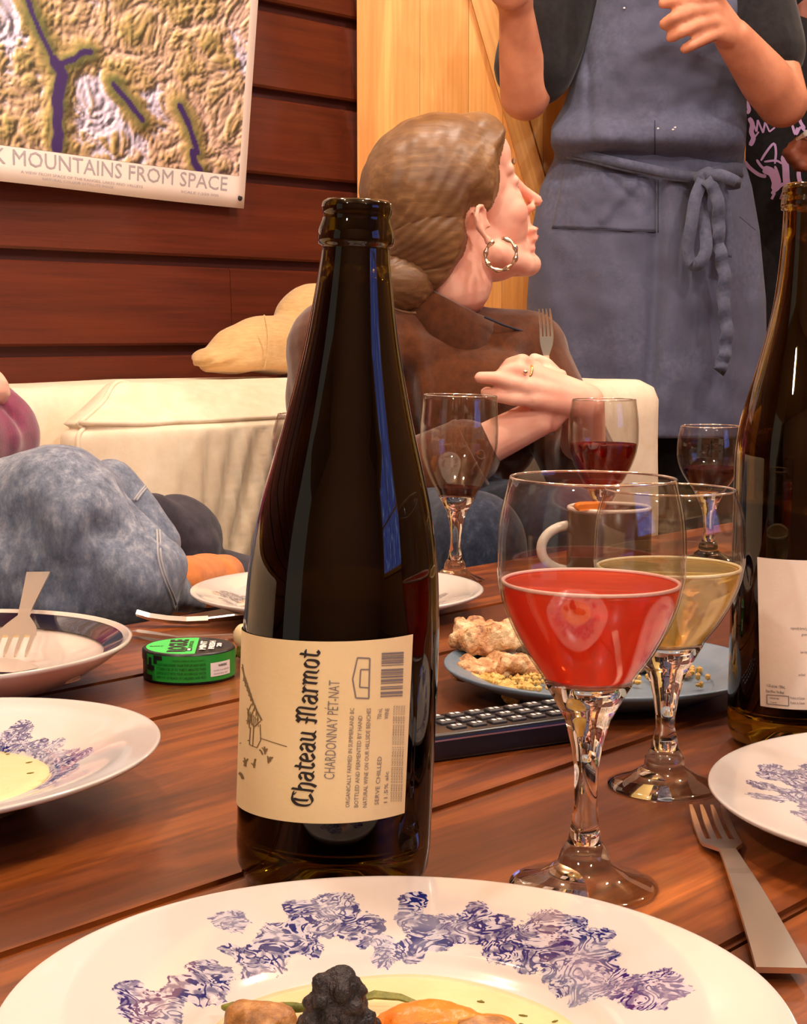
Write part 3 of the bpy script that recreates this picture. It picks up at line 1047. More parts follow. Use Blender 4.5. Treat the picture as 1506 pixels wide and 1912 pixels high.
def blackletter(txt, nib=0.20, ang=math.radians(38)):
    G = glyph_strokes()
    V, Fc = [], []
    x = 0
    nx, ny = nib / 2 * math.cos(ang), nib / 2 * math.sin(ang)
    for ch in txt:
        adv, st = G[ch]
        for pl in st:
            pp = spline(pl, 6 * (len(pl) - 1) + 1) if len(pl) > 2 else [np.array(pl[0]), (np.array(pl[0]) + np.array(pl[1])) / 2, np.array(pl[1])]
            for i, p in enumerate(pp):
                b = len(V)
                # a broad nib: parallelogram of slight thickness
                V += [(x + p[0] - nx, p[1] + ny + .02), (x + p[0] + nx, p[1] - ny + .02), (x + p[0] + nx, p[1] - ny - .03), (x + p[0] - nx, p[1] + ny - .03)]
                Fc.append((b, b + 1, b + 2, b + 3))
                if i:
                    Fc += [(b - 4, b - 3, b + 1, b), (b - 2, b - 1, b + 3, b + 2), (b - 3, b - 2, b + 2, b + 1)]
        x += adv
    return V, Fc, x

def build_front_bottle():
    c = base_at(620, 1641)
    bt = thing('wine_bottle', 'dark green sparkling wine bottle with a cream label in black blackletter, standing front left', 'bottle', (c.x, c.y, ZT + 0.0018), (0, math.radians(2.35), 0))
    R = 0.0437
    pts = [(R, 0.05), (R, 0.10), (0.0430, 0.122), (0.0418, 0.140), (0.0398, 0.155), (0.0370, 0.170), (0.0330, 0.186), (0.0285, 0.203), (0.0240, 0.222), (0.0203, 0.240), (0.0174, 0.258), (0.0155, 0.272), (0.0147, 0.2795),
           (0.0147, 0.2806), (0.0162, 0.2812), (0.0166, 0.2835), (0.0162, 0.2875), (0.0148, 0.2915), (0.0145, 0.2935), (0.0150, 0.2945), (0.0153, 0.2970), (0.0150, 0.2992)]
    sm = []
    body = [p for p in pts if p[1] <= 0.28]
    for p in spline(body, 46):
        sm.append((float(p[0]), float(p[1])))
    sm += pts[len(body):]
    lathe('glass', bottle_profile(0.30, R, sm), M['bottle'], bt, 72)
    # what is left of the wine
    r = R - 0.0032
    lathe('wine', [(0, 0.0225), (R * 0.6, 0.0168), (r, 0.0228), (r, 0.10), (r - 0.0008, 0.1195), (0, 0.1195)], M['bottle_wine'], bt, 56)
    # label wrapped on the glass, measured where the sight lines meet the cylinder
    bpy.context.view_layer.update()
    mi = bt.matrix_basis.inverted()
    RL = R + 0.0004
    def on(px, py, rad=RL):
        o = mi @ Vector((0, 0, CAM_Z)); dv = mi.to_3x3() @ ray(px, py)
        a = dv.x ** 2 + dv.y ** 2; b = 2 * (o.x * dv.x + o.y * dv.y); cc = o.x ** 2 + o.y ** 2 - rad ** 2
        disc = max(b * b - 4 * a * cc, 0)
        t = (-b - math.sqrt(disc)) / (2 * a)
        p = o + dv * t
        return math.atan2(p.x, -p.y), p.z
    def cyl(th, z, rad):
        return (rad * math.sin(th), -rad * math.cos(th), z)
    thR0, zb = on(755, 1518); thR1, zt = on(771, 1184)
    # the label sits a touch askew: top and bottom lines from three sightings each
    tl = on(480, 1178); tm = on(612, 1198)
    bl = on(460, 1512); bm_ = on(599, 1538)
    def lin(p, q):
        k = (q[1] - p[1]) / (q[0] - p[0])
        return lambda th: p[1] + k * (th - p[0])
    top = lin(tm, (thR1, zt)); bot = lin(bm_, (thR0, zb))
    th0 = math.radians(-128)
    n, m = 64, 6
    V, Fc = [], []
    for i in range(n):
        u = i / (n - 1)
        for j in range(m):
            w = j / (m - 1)
            th = th0 + u * ((thR0 + (thR1 - thR0) * w) - th0)
            z = bot(th) + (top(th) - bot(th)) * w
            V.append(cyl(th, z, RL))
    for i in range(n - 1):
        for j in range(m - 1):
            a = i * m + j
            Fc.append((a, a + m, a + m + 1, a + 1))
    lab = mesh('label', V, Fc, M['paper'], bt, True, True)
    RI = RL + 0.00025
    def put(name, pts2, faces, mat):
        V = [cyl(th, z, RI) for th, z in pts2]
        return mesh(name, V, faces, mat, lab, False, False, None, 'stuff')
    def upward(name, txt, p0, p1, hpx, mat, black=False, bold=0.0):
        """lettering that reads up the bottle from p0 to p1; hpx = cap height in photo pixels"""
        a, b = on(*p0), on(*p1)
        hh = on(p0[0] - hpx, p0[1])[0] - a[0]
        if black:
            vv, ff, w = blackletter(txt)
            hs = 1 / 1.42
        else:
            vv, ff, w, _ = text_data(txt, bold)
            hs = 1.0
        out = []
        for (x, y) in vv:
            t = x / w
            out.append((a[0] + (b[0] - a[0]) * t + hh * y * hs, a[1] + (b[1] - a[1]) * t))
        put(name, out, ff, mat)
    upward('title_lettering', 'Chateau Marmot', (582, 1507), (596, 1214), 36, M['ink'], True)
    upward('grape_lettering', 'CHARDONNAY P\u00c9T-NAT', (624, 1455), (634, 1271), 21, M['ink_grey'], bold=-0.005)
    rows = [('ORGANICALLY FARMED IN SUMMERLAND BC', 652, 1507, 661, 1322, 8), ('BOTTLED AND FERMENTED BY HAND', 668, 1507, 676, 1336, 8), ('NATURAL WINE ON OUR HILLSIDE BENCHES', 684, 1507, 692, 1322, 8),
            ('SERVE CHILLED', 706, 1502, 712, 1412, 8), ('11.5% alc', 722, 1498, 725, 1440, 7), ('750 mL', 711, 1342, 713, 1322, 8), ('WINE', 724, 1342, 726, 1322, 8)]
    for t, x0, y0, x1, y1, hp in rows:
        upward('small_print', t, (x0, y0), (x1, y1), hp, M['ink_grey'])
    for k in range(5):
        upward('small_print', 'CONTAINS SULPHITES NATURALLY OCCURRING KEEP COOL', (731 + k * 4.6, 1496), (737 + k * 4.6, 1316), 3.2, M['ink_grey'])
    # outline of a little house, lying on its side
    def stroke(name, pl, wpx, mat, closed=False):
        pp = [np.array(p, float) for p in pl]
        if closed:
            pp.append(pp[0])
        V, Fc = [], []
        for p, q in zip(pp[:-1], pp[1:]):
            dd = (q - p) / (np.linalg.norm(q - p) + 1e-9)
            nn = np.array((-dd[1], dd[0])) * wpx / 2
            k = max(1, int(np.linalg.norm(q - p) / 10))
            for i in range(k):
                u, v = p + (q - p) * i / k, p + (q - p) * (i + 1) / k
                b = len(V)
                V += [on(*(u - nn)), on(*(v - nn)), on(*(v + nn)), on(*(u + nn))]
                Fc.append((b, b + 1, b + 2, b + 3))
        put(name, V, Fc, mat)
    stroke('house_mark', [(667, 1228), (690, 1229), (688, 1304), (664, 1303), (658, 1268)], 2.6, M['ink_grey'], True)
    stroke('house_mark', [(689, 1250), (673, 1250), (671, 1283), (687, 1284)], 2.4, M['ink_grey'])
    y = 1217.0
    V, Fc = [], []
    widths = [2.2, .8, 1.2, .6, 2.6, .8, 1.4, .6, 2.0, 1.2, 1.0, 3.4, 2.4, .8, 1.6, .7, 1.2, 1.0, 2.0, 1.4, 3.0, .8, 1.2, 2.6, 1.2, .8, 1.6, 2.2, 3.2, 1.0, 1.6, .8]
    for i, w in enumerate(widths):
        if i % 2 == 0:
            sl = (y - 1217) * -0.03
            for q in range(8):
                xa, xb = 712 + sl + 41 * q / 8, 712 + sl + 41 * (q + 1) / 8
                ya, yb = y + 2 - 2 * q / 8, y + 2 - 2 * (q + 1) / 8
                b = len(V)
                V += [on(xa, ya), on(xb, yb), on(xb, yb + w * 1.55), on(xa, ya + w * 1.55)]
                Fc.append((b, b + 1, b + 2, b + 3))
        y += w * 1.72
    put('barcode', V, Fc, M['ink_grey'])
    # pencil sketch of a hill, a shed and vines
    sk = [[(453, 1240), (458, 1275), (467, 1300), (478, 1322), (490, 1345)], [(470, 1314), (463, 1330), (466, 1360)], [(476, 1316), (488, 1345), (474, 1358), (468, 1340), (477, 1318)], [(462, 1322), (470, 1350), (460, 1345)],
          [(468, 1358), (466, 1390), (480, 1396), (487, 1382), (486, 1352)], [(474, 1358), (472, 1394)], [(448, 1388), (466, 1382)], [(486, 1378), (510, 1386), (536, 1394)]]
    for s in sk:
        stroke('sketch', s, 1.6, M['ink_brown'])
    for (x, yy) in ((459, 1423), (476, 1426), (493, 1402), (503, 1418), (453, 1448)):
        g = np.random.default_rng(int(x))
        for k in range(4):
            a = -PI / 2 + g.uniform(-1.1, 1.1)
            m = (x + g.uniform(-3, 3), yy + g.uniform(-3, 3))
            stroke('sketch', [(m[0], m[1] + 5), (m[0] + 3 * math.cos(a), m[1] - 1), (m[0] + 7 * math.cos(a), m[1] + 8 * math.sin(a))], g.uniform(1.6, 3.4), M['ink_brown'])
    for k in range(9):
        t = k / 8
        stroke('sketch', [(452 + 26 * t, 1245 + 78 * t), (456 + 26 * t, 1262 + 74 * t), (455 + 27 * t, 1272 + 74 * t)], 1.5, M['ink_brown'])
    for k in range(6):
        stroke('sketch', [(465 + k * 3, 1326 + k * 3), (462 + k * 4.2, 1352 + k)], 1.3, M['ink_brown'])
    # beads of light-catching drops are left to the gloss of the lip
    return bt
build_front_bottle()

def build_right_bottle():
    c = base_at(1474, 1385)
    d = c.y
    k = d / F_PX
    bt = thing('wine_bottle', 'olive wine bottle with a plain white back label, cut by the right edge of view', 'bottle', (c.x, c.y, ZT + 0.001), (0, math.radians(0.4), 0))
    R = 0.0376
    pts = [(R, 0.05), (R, 0.12), (R, 0.165), (0.0370, 0.178), (0.0350, 0.192), (0.0315, 0.206), (0.0270, 0.222), (0.0222, 0.240), (0.0185, 0.258), (0.0163, 0.275), (0.0149, 0.292), (0.0142, 0.306), (0.0140, 0.314),
           (0.0140, 0.3146), (0.0153, 0.315), (0.0156, 0.318), (0.0153, 0.3215), (0.0147, 0.3225), (0.0150, 0.324), (0.0150, 0.327), (0.0143, 0.329)]
    body = [p for p in pts if p[1] <= 0.3141]
    sm = [(float(p[0]), float(p[1])) for p in spline(body, 46)] + pts[len(body):]
    lathe('glass', bottle_profile(0.33, R, sm), M['bottle_b'], bt, 72)
    r = R - 0.0032
    lathe('wine', [(0, 0.0225), (R * 0.6, 0.0168), (r, 0.0228), (r, 0.145), (0, 0.145)], M['bottle_wine'], bt, 56)
    bpy.context.view_layer.update()
    mi = bt.matrix_basis.inverted()
    RL = R + 0.0004
    def on(px, py, rad=RL):
        o = mi @ Vector((0, 0, CAM_Z)); dv = mi.to_3x3() @ ray(px, py)
        a = dv.x ** 2 + dv.y ** 2; b = 2 * (o.x * dv.x + o.y * dv.y); cc = o.x ** 2 + o.y ** 2 - rad ** 2
        disc = max(b * b - 4 * a * cc, 0)
        t = (-b - math.sqrt(disc)) / (2 * a)
        p = o + dv * t
        return math.atan2(p.x, -p.y), p.z
    tl, bl = on(1413, 1040), on(1419, 1318)
    n = 40
    V, Fc = [], []
    th1 = math.radians(80)
    for i in range(n):
        u = i / (n - 1)
        a = bl[0] + (th1 - bl[0]) * u; b = tl[0] + (th1 - tl[0]) * u
        V += [(RL * math.sin(a), -RL * math.cos(a), bl[1]), (RL * math.sin(b), -RL * math.cos(b), tl[1])]
    for i in range(n - 1):
        Fc.append((2 * i, 2 * i + 2, 2 * i + 3, 2 * i + 1))
    lab = mesh('label', V, Fc, M['paper_b'], bt, True, True)
    RI = RL + 0.00025
    def text(txt, px, py, hpx, mat=M['ink_grey']):
        vv, ff, w, _ = text_data(txt)
        a = on(px, py); h = on(px, py - hpx)[1] - a[1]
        P = []
        for x, y in vv:
            th = a[0] + x * 0.62 * h / RL * 0.73 * 1.5
            P.append((RI * math.sin(th), -RI * math.cos(th), a[1] + y * h))
        mesh('small_print', P, ff, mat, lab, False, False, None, 'stuff')
    text('organically farmed grapes', 1475, 1175, 5.5)
    text('grown in the valley', 1496, 1187, 5.5)
    text('low intervention', 1494, 1220, 5.5)
    text('un-fined', 1490, 1262, 5.5)
    text('11.5% alc./vol. / 750mL', 1431, 1282, 5.5, M['ink'])
    text('Rose Wine / Vin Ros\u00e9', 1430, 1292, 5.5, M['ink'])
    text('Product of Canada', 1475, 1305, 5.0)
    text('Produit du Canada', 1475, 1314, 5.0)
    text('similkameen valley', 1436, 1304, 3.6, M['ink'])
    text('bc vqa wine', 1438, 1312, 3.6, M['ink'])
    V, Fc = [], []
    for (p, q) in (((1431, 1297), (1472, 1300)), ((1432, 1314), (1472, 1318)), ((1431, 1297), (1432, 1314)), ((1472, 1300), (1472, 1318))):
        w = 0.7
        for i in range(10):
            a_ = (p[0] + (q[0] - p[0]) * i / 10, p[1] + (q[1] - p[1]) * i / 10)
            b_ = (p[0] + (q[0] - p[0]) * (i + 1) / 10, p[1] + (q[1] - p[1]) * (i + 1) / 10)
            b = len(V)
            if abs(p[0] - q[0]) > 5:
                quad = [(a_[0], a_[1] - w), (b_[0], b_[1] - w), (b_[0], b_[1] + w), (a_[0], a_[1] + w)]
            else:
                quad = [(a_[0] - w, a_[1]), (a_[0] + w, a_[1]), (b_[0] + w, b_[1]), (b_[0] - w, b_[1])]
            for s in quad:
                th, z = on(*s); V.append((RI * math.sin(th), -RI * math.cos(th), z))
            Fc.append((b, b + 1, b + 2, b + 3))
    mesh('printed_frame', V, Fc, M['ink_grey'], lab, False, False, None, 'stuff')
build_right_bottle()

# ---------- stemmed glasses
def stem_glass(px, py, H, R, rim, bowl_h, base_r, label, fill=None, lean=0.0, wide=0.55, group=None, stem_r=0.0052, cat='wine glass', name='wine_glass', rz=0.0):
    c = base_at(px, py)
    g = thing(name, label, cat, (c.x, c.y, ZT), (0, math.radians(lean), rz), group)
    z0 = H - bowl_h            # inside bottom of the bowl
    # foot and stem, solid glass flaring into the bowl
    lathe('foot', [(0, 0.0), (base_r, 0.0), (base_r, 0.0016), (base_r * 0.9, 0.0026), (base_r * 0.6, 0.0062), (base_r * 0.36, 0.0115), (0.0105, 0.0165), (0.0078, 0.021), (0, 0.0215)], M['glass_solid'], g, 56)
    k = R * z0 / (0.0412 * 0.089)
    lathe('stem', [(0, 0.0208), (0.0076, 0.0208), (0.0060, 0.030), (stem_r, z0 * 0.42), (stem_r * 1.02, z0 - 0.040), (R * 0.172, z0 - 0.029), (R * 0.246, z0 - 0.0175), (R * 0.333, z0 - 0.0110), (R * 0.475, z0 - 0.0008), (R * 0.30, z0 - 0.0004), (0, z0 + 0.0008)], M['glass_solid'], g, 48)
    # bowl, thin
    prof_n = [(0, .485), (.035, .525), (.14, .684), (.269, .836), (.398, .945), (.527, .998), (.60, 1.0), (.694, .998), (.828, .972), (1.0, rim / R)]
    outer = [(float(r) * R, z0 + float(t) * bowl_h) for t, r in spline(prof_n, 40)]
    w = 0.0011
    inner = [(r - w, z + (0.0006 if i == 0 else 0)) for i, (r, z) in enumerate(outer)]
    prof = [(0, z0 - 0.0002), (R * 0.3, z0 - 0.0002)] + outer + [(rim - w / 2, H + 0.0006)] + inner[::-1] + [(0, z0 + 0.0006)]
    lathe('bowl', prof, M['glass'], g, 72)
    V, Fc = tube_data([((rim - w / 2) * math.cos(a), (rim - w / 2) * math.sin(a), H + 0.0002) for a in [2 * PI * i / 72 for i in range(72)]], 0.00058, 6, True)
    mesh('rim', V, Fc, M['rim_glint'], g, True, True)  # thin ring added for the glint along the glass edge
    if fill:
        lev, mat, froth = fill
        zf = z0 + bowl_h * lev
        body = [(r - w - 0.0003, z) for r, z in outer if z + 0.003 < zf and z > z0 + 0.0012]
        rt = np.interp(zf, [z for r, z in outer], [r for r, z in outer]) - w - 0.0003
        lathe('wine', [(0, z0 + 0.0010)] + body + [(rt, zf), (rt - 0.002, zf - 0.0006), (0, zf - 0.0008)], mat, g, 72)
        if froth is not None:
            V, Fc = tube_data([(rt * 0.985 * math.cos(a), rt * 0.985 * math.sin(a), zf) for a in [2 * PI * i / 64 for i in range(64)]], 0.0009, 8, True)
            mesh('froth_ring', V, Fc, froth, g, True, True)
    return g

stem_glass(1089, 1657, 0.1825, 0.0408, 0.0362, 0.0888, 0.0330, 'front wine glass of cloudy coral-pink wine, beside the cream-labelled bottle', (0.49, M['rose'], M['froth']), 0.6, 0.56)
stem_glass(1239, 1468, 0.1620, 0.0402, 0.0350, 0.0830, 0.0305, 'wine glass of pale golden wine behind the pink wine glass', (0.50, M['white_wine'], M['froth_w']), 0.2, 0.55)
stem_glass(848, 1083, 0.1835, 0.0385, 0.0365, 0.0990, 0.0300, 'tall empty wine glass with a red drop left, behind the far plate', (0.09, M['dark_wine'], None), 1.6, 0.58)
stem_glass(1122, 1043, 0.1730, 0.0378, 0.0345, 0.0950, 0.0300, 'wine glass half full of clear red wine, before the seated woman', (0.50, M['red_wine'], None), 0.2, 0.56)
stem_glass(1321, 1046, 0.1450, 0.0350, 0.0315, 0.0690, 0.0290, 'small wine glass of dark red wine, farthest right on the table', (0.36, M['dark_wine'], None), 0.0, 0.5)
stem_glass(601, 1214, 0.1830, 0.0385, 0.0330, 0.0900, 0.0300, 'wine glass half hidden behind the neck of the cream-labelled bottle', None, 0.0, 0.45)

# ---------- plates
def plate(px, py, zrim, r, label, mat, kind='pasta', tilt=(0, 0), ink=None, seg=160, name='dinner_plate', cat='plate', group=None, drop=None):
    c = AZ(px, py, ZT + zrim)
    p = thing(name, label, cat, (c.x, c.y, ZT + r * 0.49 * math.sin(math.radians(abs(tilt[1])))), (math.radians(tilt[0]), math.radians(tilt[1]), 0), group)
    if kind == 'pasta':
        up = [(0, 0.0050), (r * 0.30, 0.0050), (r * 0.46, 0.0062), (r * 0.53, 0.0095), (r * 0.58, 0.0135), (r * 0.66, 0.0158), (r * 0.85, zrim - 0.0028), (r * 0.97, zrim - 0.0003), (r * 0.995, zrim)]
        dn = [(r, zrim - 0.0009), (r * 0.985, zrim - 0.0030), (r * 0.85, zrim - 0.0068), (r * 0.66, 0.0105), (r * 0.56, 0.0065), (r * 0.50, 0.0015), (r * 0.48, 0.0), (r * 0.44, 0.0), (r * 0.42, 0.0020), (0, 0.0024)]
    elif kind == 'flat':
        up = [(0, 0.0055), (r * 0.60, 0.0055), (r * 0.70, 0.0075), (r * 0.80, zrim * 0.66), (r * 0.95, zrim - 0.0006), (r * 0.992, zrim)]
        dn = [(r, zrim - 0.001), (r * 0.98, zrim - 0.0036), (r * 0.80, zrim * 0.40), (r * 0.64, 0.0012), (r * 0.62, 0.0), (r * 0.57, 0.0), (r * 0.55, 0.0022), (0, 0.0026)]
    else:  # coupe bowl
        up = [(0, 0.0060), (r * 0.40, 0.0062), (r * 0.62, 0.0100), (r * 0.80, zrim * 0.52), (r * 0.93, zrim * 0.84), (r * 0.985, zrim)]
        dn = [(r, zrim - 0.0006), (r * 0.99, zrim - 0.0034), (r * 0.90, zrim * 0.62), (r * 0.76, zrim * 0.26), (r * 0.52, 0.002), (r * 0.50, 0.0), (r * 0.45, 0.0), (r * 0.43, 0.0022), (0, 0.0026)]
    def dense(q, n):
        L = [0]
        for a, b in zip(q[:-1], q[1:]):
            L.append(L[-1] + math.hypot(b[0] - a[0], b[1] - a[1]))
        t = np.linspace(0, L[-1], n)
        return list(zip(np.interp(t, L, [a[0] for a in q]), np.interp(t, L, [a[1] for a in q])))
    up_d = [tuple(map(float, a)) for a in spline(up, 60)]
    up_d[0] = (0, up_d[0][1])
    prof = up_d + dn
    V, Fc = lathe_data(prof, seg)
    o = mesh('dish', V, Fc, mat, p, True, True)
    if ink is not None:
        at = o.data.attributes.new('ink', 'FLOAT', 'POINT')
        vals = np.zeros(len(V), dtype=np.float32)
        for i, v in enumerate(V):
            rr = math.hypot(v[0], v[1])
            vals[i] = ink(math.atan2(v[1], v[0]), rr / r) if i < 1 + 59 * seg else 0.0
        at.data.foreach_set('value', vals)
    return p

def garland(clumps, inner=0.56):
    """ink density from leafy clumps at (angle deg, radius, half width deg, half height), each a handful of bunches"""
    g = np.random.default_rng(int(clumps[0][0]))
    small = []
    for ca, cr, wa, wr in clumps:
        small.append((ca, cr - wr * .2, wa * .85, wr * .72))
        for _ in range(5):
            small.append((ca + g.uniform(-.85, .85) * wa, cr + g.uniform(-.8, 1.0) * wr, wa * g.uniform(.28, .5), wr * g.uniform(.28, .5)))
    clumps = small
    def f(a, rr):
        v = 0.0
        for (ca, cr, wa, wr) in clumps:
            da = (math.degrees(a) - ca + 180) % 360 - 180
            e = (da / wa) ** 2 + ((rr - cr) / wr) ** 2
            v = max(v, 1.15 - 0.65 * e)
        return max(v, 0.0)
    return f
front_ink = garland([(128, .64, 9, .10), (118, .70, 10, .13), (108, .76, 9, .12), (100, .70, 8, .10), (93, .60, 4, .08), (86, .60, 4, .07), (80, .70, 9, .14), (70, .74, 10, .13), (60, .70, 10, .14), (50, .68, 9, .13), (40, .72, 9, .12), (30, .66, 10, .12), (150, .62, 12, .09), (20, .7, 10, .1), (170, .66, 12, .1), (-30, .68, 14, .1), (-70, .66, 14, .1), (-110, .68, 16, .11), (-150, .68, 16, .1)])
fp = plate(738, 1884, 0.0230, 0.1310, 'nearest plate, white china with a blue leaf border, holding cream soup and garnish', M['blue_china'], 'pasta', (0, 0.4), front_ink, 240)
left_ink = garland([(62, .60, 12, .13), (46, .62, 10, .08), (30, .60, 10, .08), (14, .62, 10, .10), (0, .60, 10, .09), (-16, .58, 12, .08), (80, .64, 12, .12), (110, .6, 16, .1), (150, .62, 20, .1), (-60, .62, 20, .1), (-110, .6, 20, .1)])
lp = plate(-168, 1419, 0.0270, 0.1290, 'blue-sprigged plate with a little cream soup, at left below the navy-rimmed bowl', M['blue_china'], 'pasta', (0, -2.6), left_ink, 200)
right_ink = garland([(172, .66, 10, .16), (160, .60, 10, .16), (184, .58, 8, .10), (196, .66, 10, .10), (150, .70, 12, .13), (135, .6, 12, .12), (210, .62, 10, .09), (225, .6, 12, .1), (110, .66, 14, .1), (250, .62, 16, .1), (60, .6, 20, .1), (0, .6, 24, .1), (-50, .6, 20, .1)])
rp = plate(1826, 1478, 0.0225, 0.1300, 'empty plate with blue flower sprays, at the right edge below the white-labelled bottle', M['blue_china'], 'pasta', (0, 0), right_ink, 200)
far_ink = garland([(200, .62, 14, .16), (225, .55, 14, .14), (170, .7, 12, .12), (150, .5, 16, .12), (120, .6, 16, .12), (330, .62, 14, .16), (350, .6, 12, .14), (15, .62, 12, .12), (40, .6, 14, .1), (290, .6, 14, .1)])
vp = plate(629, 1097, 0.0200, 0.1302, 'far white plate with a faint grey pattern, behind the cream-labelled bottle', M['grey_china'], 'flat', (0, 0), far_ink, 160)

# navy-rimmed bowl plate on the left
np_ = plate(-122, 1200, 0.0330, 0.1345, 'shallow white bowl with a navy inner rim holding fork and knife, at the left edge', M['white_china'], 'coupe', (0, -0.6), None, 120)
def navy_band():
    r, zr = 0.1345, 0.0330
    pr = [(r * 0.955, zr * 0.905), (r * 0.945, zr * 0.875), (r * 0.90, zr * 0.775), (r * 0.855, zr * 0.655)]
    V, Fc = lathe_data([(a - 0.0004, b + 0.0010) for a, b in pr], 120)
    mesh('navy_band', V, Fc, M['navy_glaze'], np_, True, False)
navy_band()

# grey stoneware plate with leftovers
gp = plate(1125, 1236, 0.0200, 0.1095, 'slate grey stoneware plate with chicken leftovers, behind the pink wine glass', M['grey_stone'], 'flat', (0, 0), None, 120)

# soup in the two plates
def soup(pl, r, z, label, name='soup'):
    V, Fc = lathe_data([(0, z + 0.0008), (r * 0.5, z + 0.0008), (r * 0.9, z + 0.0006), (r * 0.985, z), (r, z - 0.0012), (r * 0.97, z - 0.0035), (0, z - 0.0035)], 96)
    V = [(x * (1 + 0.02 * math.sin(3 * math.atan2(y, x))), y * (1 + 0.02 * math.sin(5 * math.atan2(y, x) + 1)), zz) for x, y, zz in V]
    o = thing(name, label, 'soup', pl.location, pl.rotation_euler)
    mesh('broth', V, Fc, M['soup'], o, True, True)
    return o
s1 = soup(fp, 0.0650, 0.0080, 'cream soup pooled in the nearest plate')
s2 = soup(lp, 0.0700, 0.0110, 'cream soup speckled with herbs in the plate at the left edge')
for i in range(22):
    a, rr = rng.uniform(0, 2 * PI), 0.066 * math.sqrt(rng.uniform(0.05, 1))
    L = rng.uniform(0.001, 0.003)
    th = rng.uniform(0, PI)
    b = (rr * math.cos(a), rr * math.sin(a), 0.0120)
    mesh('herb_fleck', *tube_data([(b[0] - L * math.cos(th), b[1] - L * math.sin(th), b[2]), b, (b[0] + L * math.cos(th), b[1] + L * math.sin(th), b[2])], [0.0002, 0.0004, 0.0002], 6), M['herb'], s2, True, True)
for i in range(14):
    a, rr = rng.uniform(0, 2 * PI), 0.062 * math.sqrt(rng.uniform(0.3, 1))
    L = rng.uniform(0.0006, 0.0016)
    th = rng.uniform(0, PI)
    b = (rr * math.cos(a), rr * math.sin(a), 0.0090)
    mesh('herb_fleck', *tube_data([(b[0] - L * math.cos(th), b[1] - L * math.sin(th), b[2]), b, (b[0] + L * math.cos(th), b[1] + L * math.sin(th), b[2])], [0.0002, 0.0004, 0.0002], 6), M['herb'], s1, True, True)

bz = thing('sauce', 'yellow sauce smeared over the floor of the navy-rimmed bowl', 'sauce', np_.location, np_.rotation_euler)
blob('smear', [ell((0.01, -0.045, 0.0105), (0.085, 0.030, 0.0030)), ell((0.075, -0.030, 0.0125), (0.032, 0.022, 0.0030)), ell((-0.02, -0.02, 0.0085), (0.05, 0.03, 0.0022))], M['soup'], bz, 0.0014, 2)
# garnish standing in the front soup
def rough(amp, sc, seed=0):
    def f(co):
        return amp * vnoise(co, sc, seed) + amp * 0.5 * vnoise(co, sc * 2.3, seed + 3)
    return f
c = fp.location
def garnish():
    zs = ZT + 0.0085
    o = thing('morel', 'charred black crinkled mushroom standing in the nearest plate of soup', 'mushroom', AZ(630, 1985, zs))
    prims = [ell((0, 0, 0.010), (0.0135, 0.012, 0.012)), ell((-0.003, -0.003, 0.004), (0.018, 0.013, 0.008)), ell((0.0002, 0, 0.020), (0.0078, 0.0078, 0.0085)), ell((0.001, 0.001, 0.0265), (0.0062, 0.006, 0.006)), ell((-0.015, -0.010, 0.003), (0.012, 0.010, 0.006))]
    for i in range(26):
        a, z = i * 2.4, 0.003 + 0.026 * (i / 26)
        rr = 0.015 - 0.010 * i / 26
        prims.append(ell((rr * math.cos(a), rr * math.sin(a) * 0.9, z), 0.0032))
    blob('cap', prims, M['char'], o, 0.0011, 1, rough(0.0007, 420))
    o = thing('squash_piece', 'orange and browned piece of roast squash right of the black mushroom', 'squash', AZ(835, 1952, zs))
    prims = [ell((-0.006, 0.004, 0.004), (0.020, 0.011, 0.009)), ell((0.012, -0.002, 0.003), (0.014, 0.012, 0.008)), ell((0.002, -0.006, 0.003), (0.018, 0.012, 0.0075))]
    blob('flesh', prims, M['orange'], o, 0.0014, 3, rough(0.0008, 160))
    prims = [ell((0.012, -0.006, 0.0055), (0.013, 0.010, 0.0068)), ell((-0.006, -0.010, 0.0045), (0.014, 0.009, 0.0072))]
    blob('crust', prims, M['browned'], o, 0.0013, 2, rough(0.0008, 200, 4))
    o = thing('mushroom_piece', 'browned green-edged piece left of the black mushroom in the soup', 'mushroom', AZ(488, 1934, zs))
    blob('flesh', [ell((0, 0, 0.004), (0.013, 0.009, 0.0075)), ell((-0.007, 0.002, 0.006), (0.006, 0.006, 0.0055))], M['browned'], o, 0.0012, 2, rough(0.0009, 220, 2))
    blob('leaf', [ell((-0.004, 0.006, 0.0075), (0.011, 0.003, 0.0022)), ell((0.008, 0.008, 0.0066), (0.012, 0.002, 0.0018))], M['herb'], o, 0.001, 2, rough(0.0004, 300, 2))
    o = thing('herb_sprig', 'thin green herb strip lying above the orange squash', 'herb', AZ(720, 1890, zs))
    P = [(-0.012, 0, 0.004), (-0.004, 0.001, 0.006), (0.005, 0, 0.0055), (0.014, -0.002, 0.003)]
    ribbon('leaf', P, [0.0015, 0.004, 0.003, 0.001], Vector((0.2, 1, 0.3)), 0.0008, M['herb'], o)
garnish()

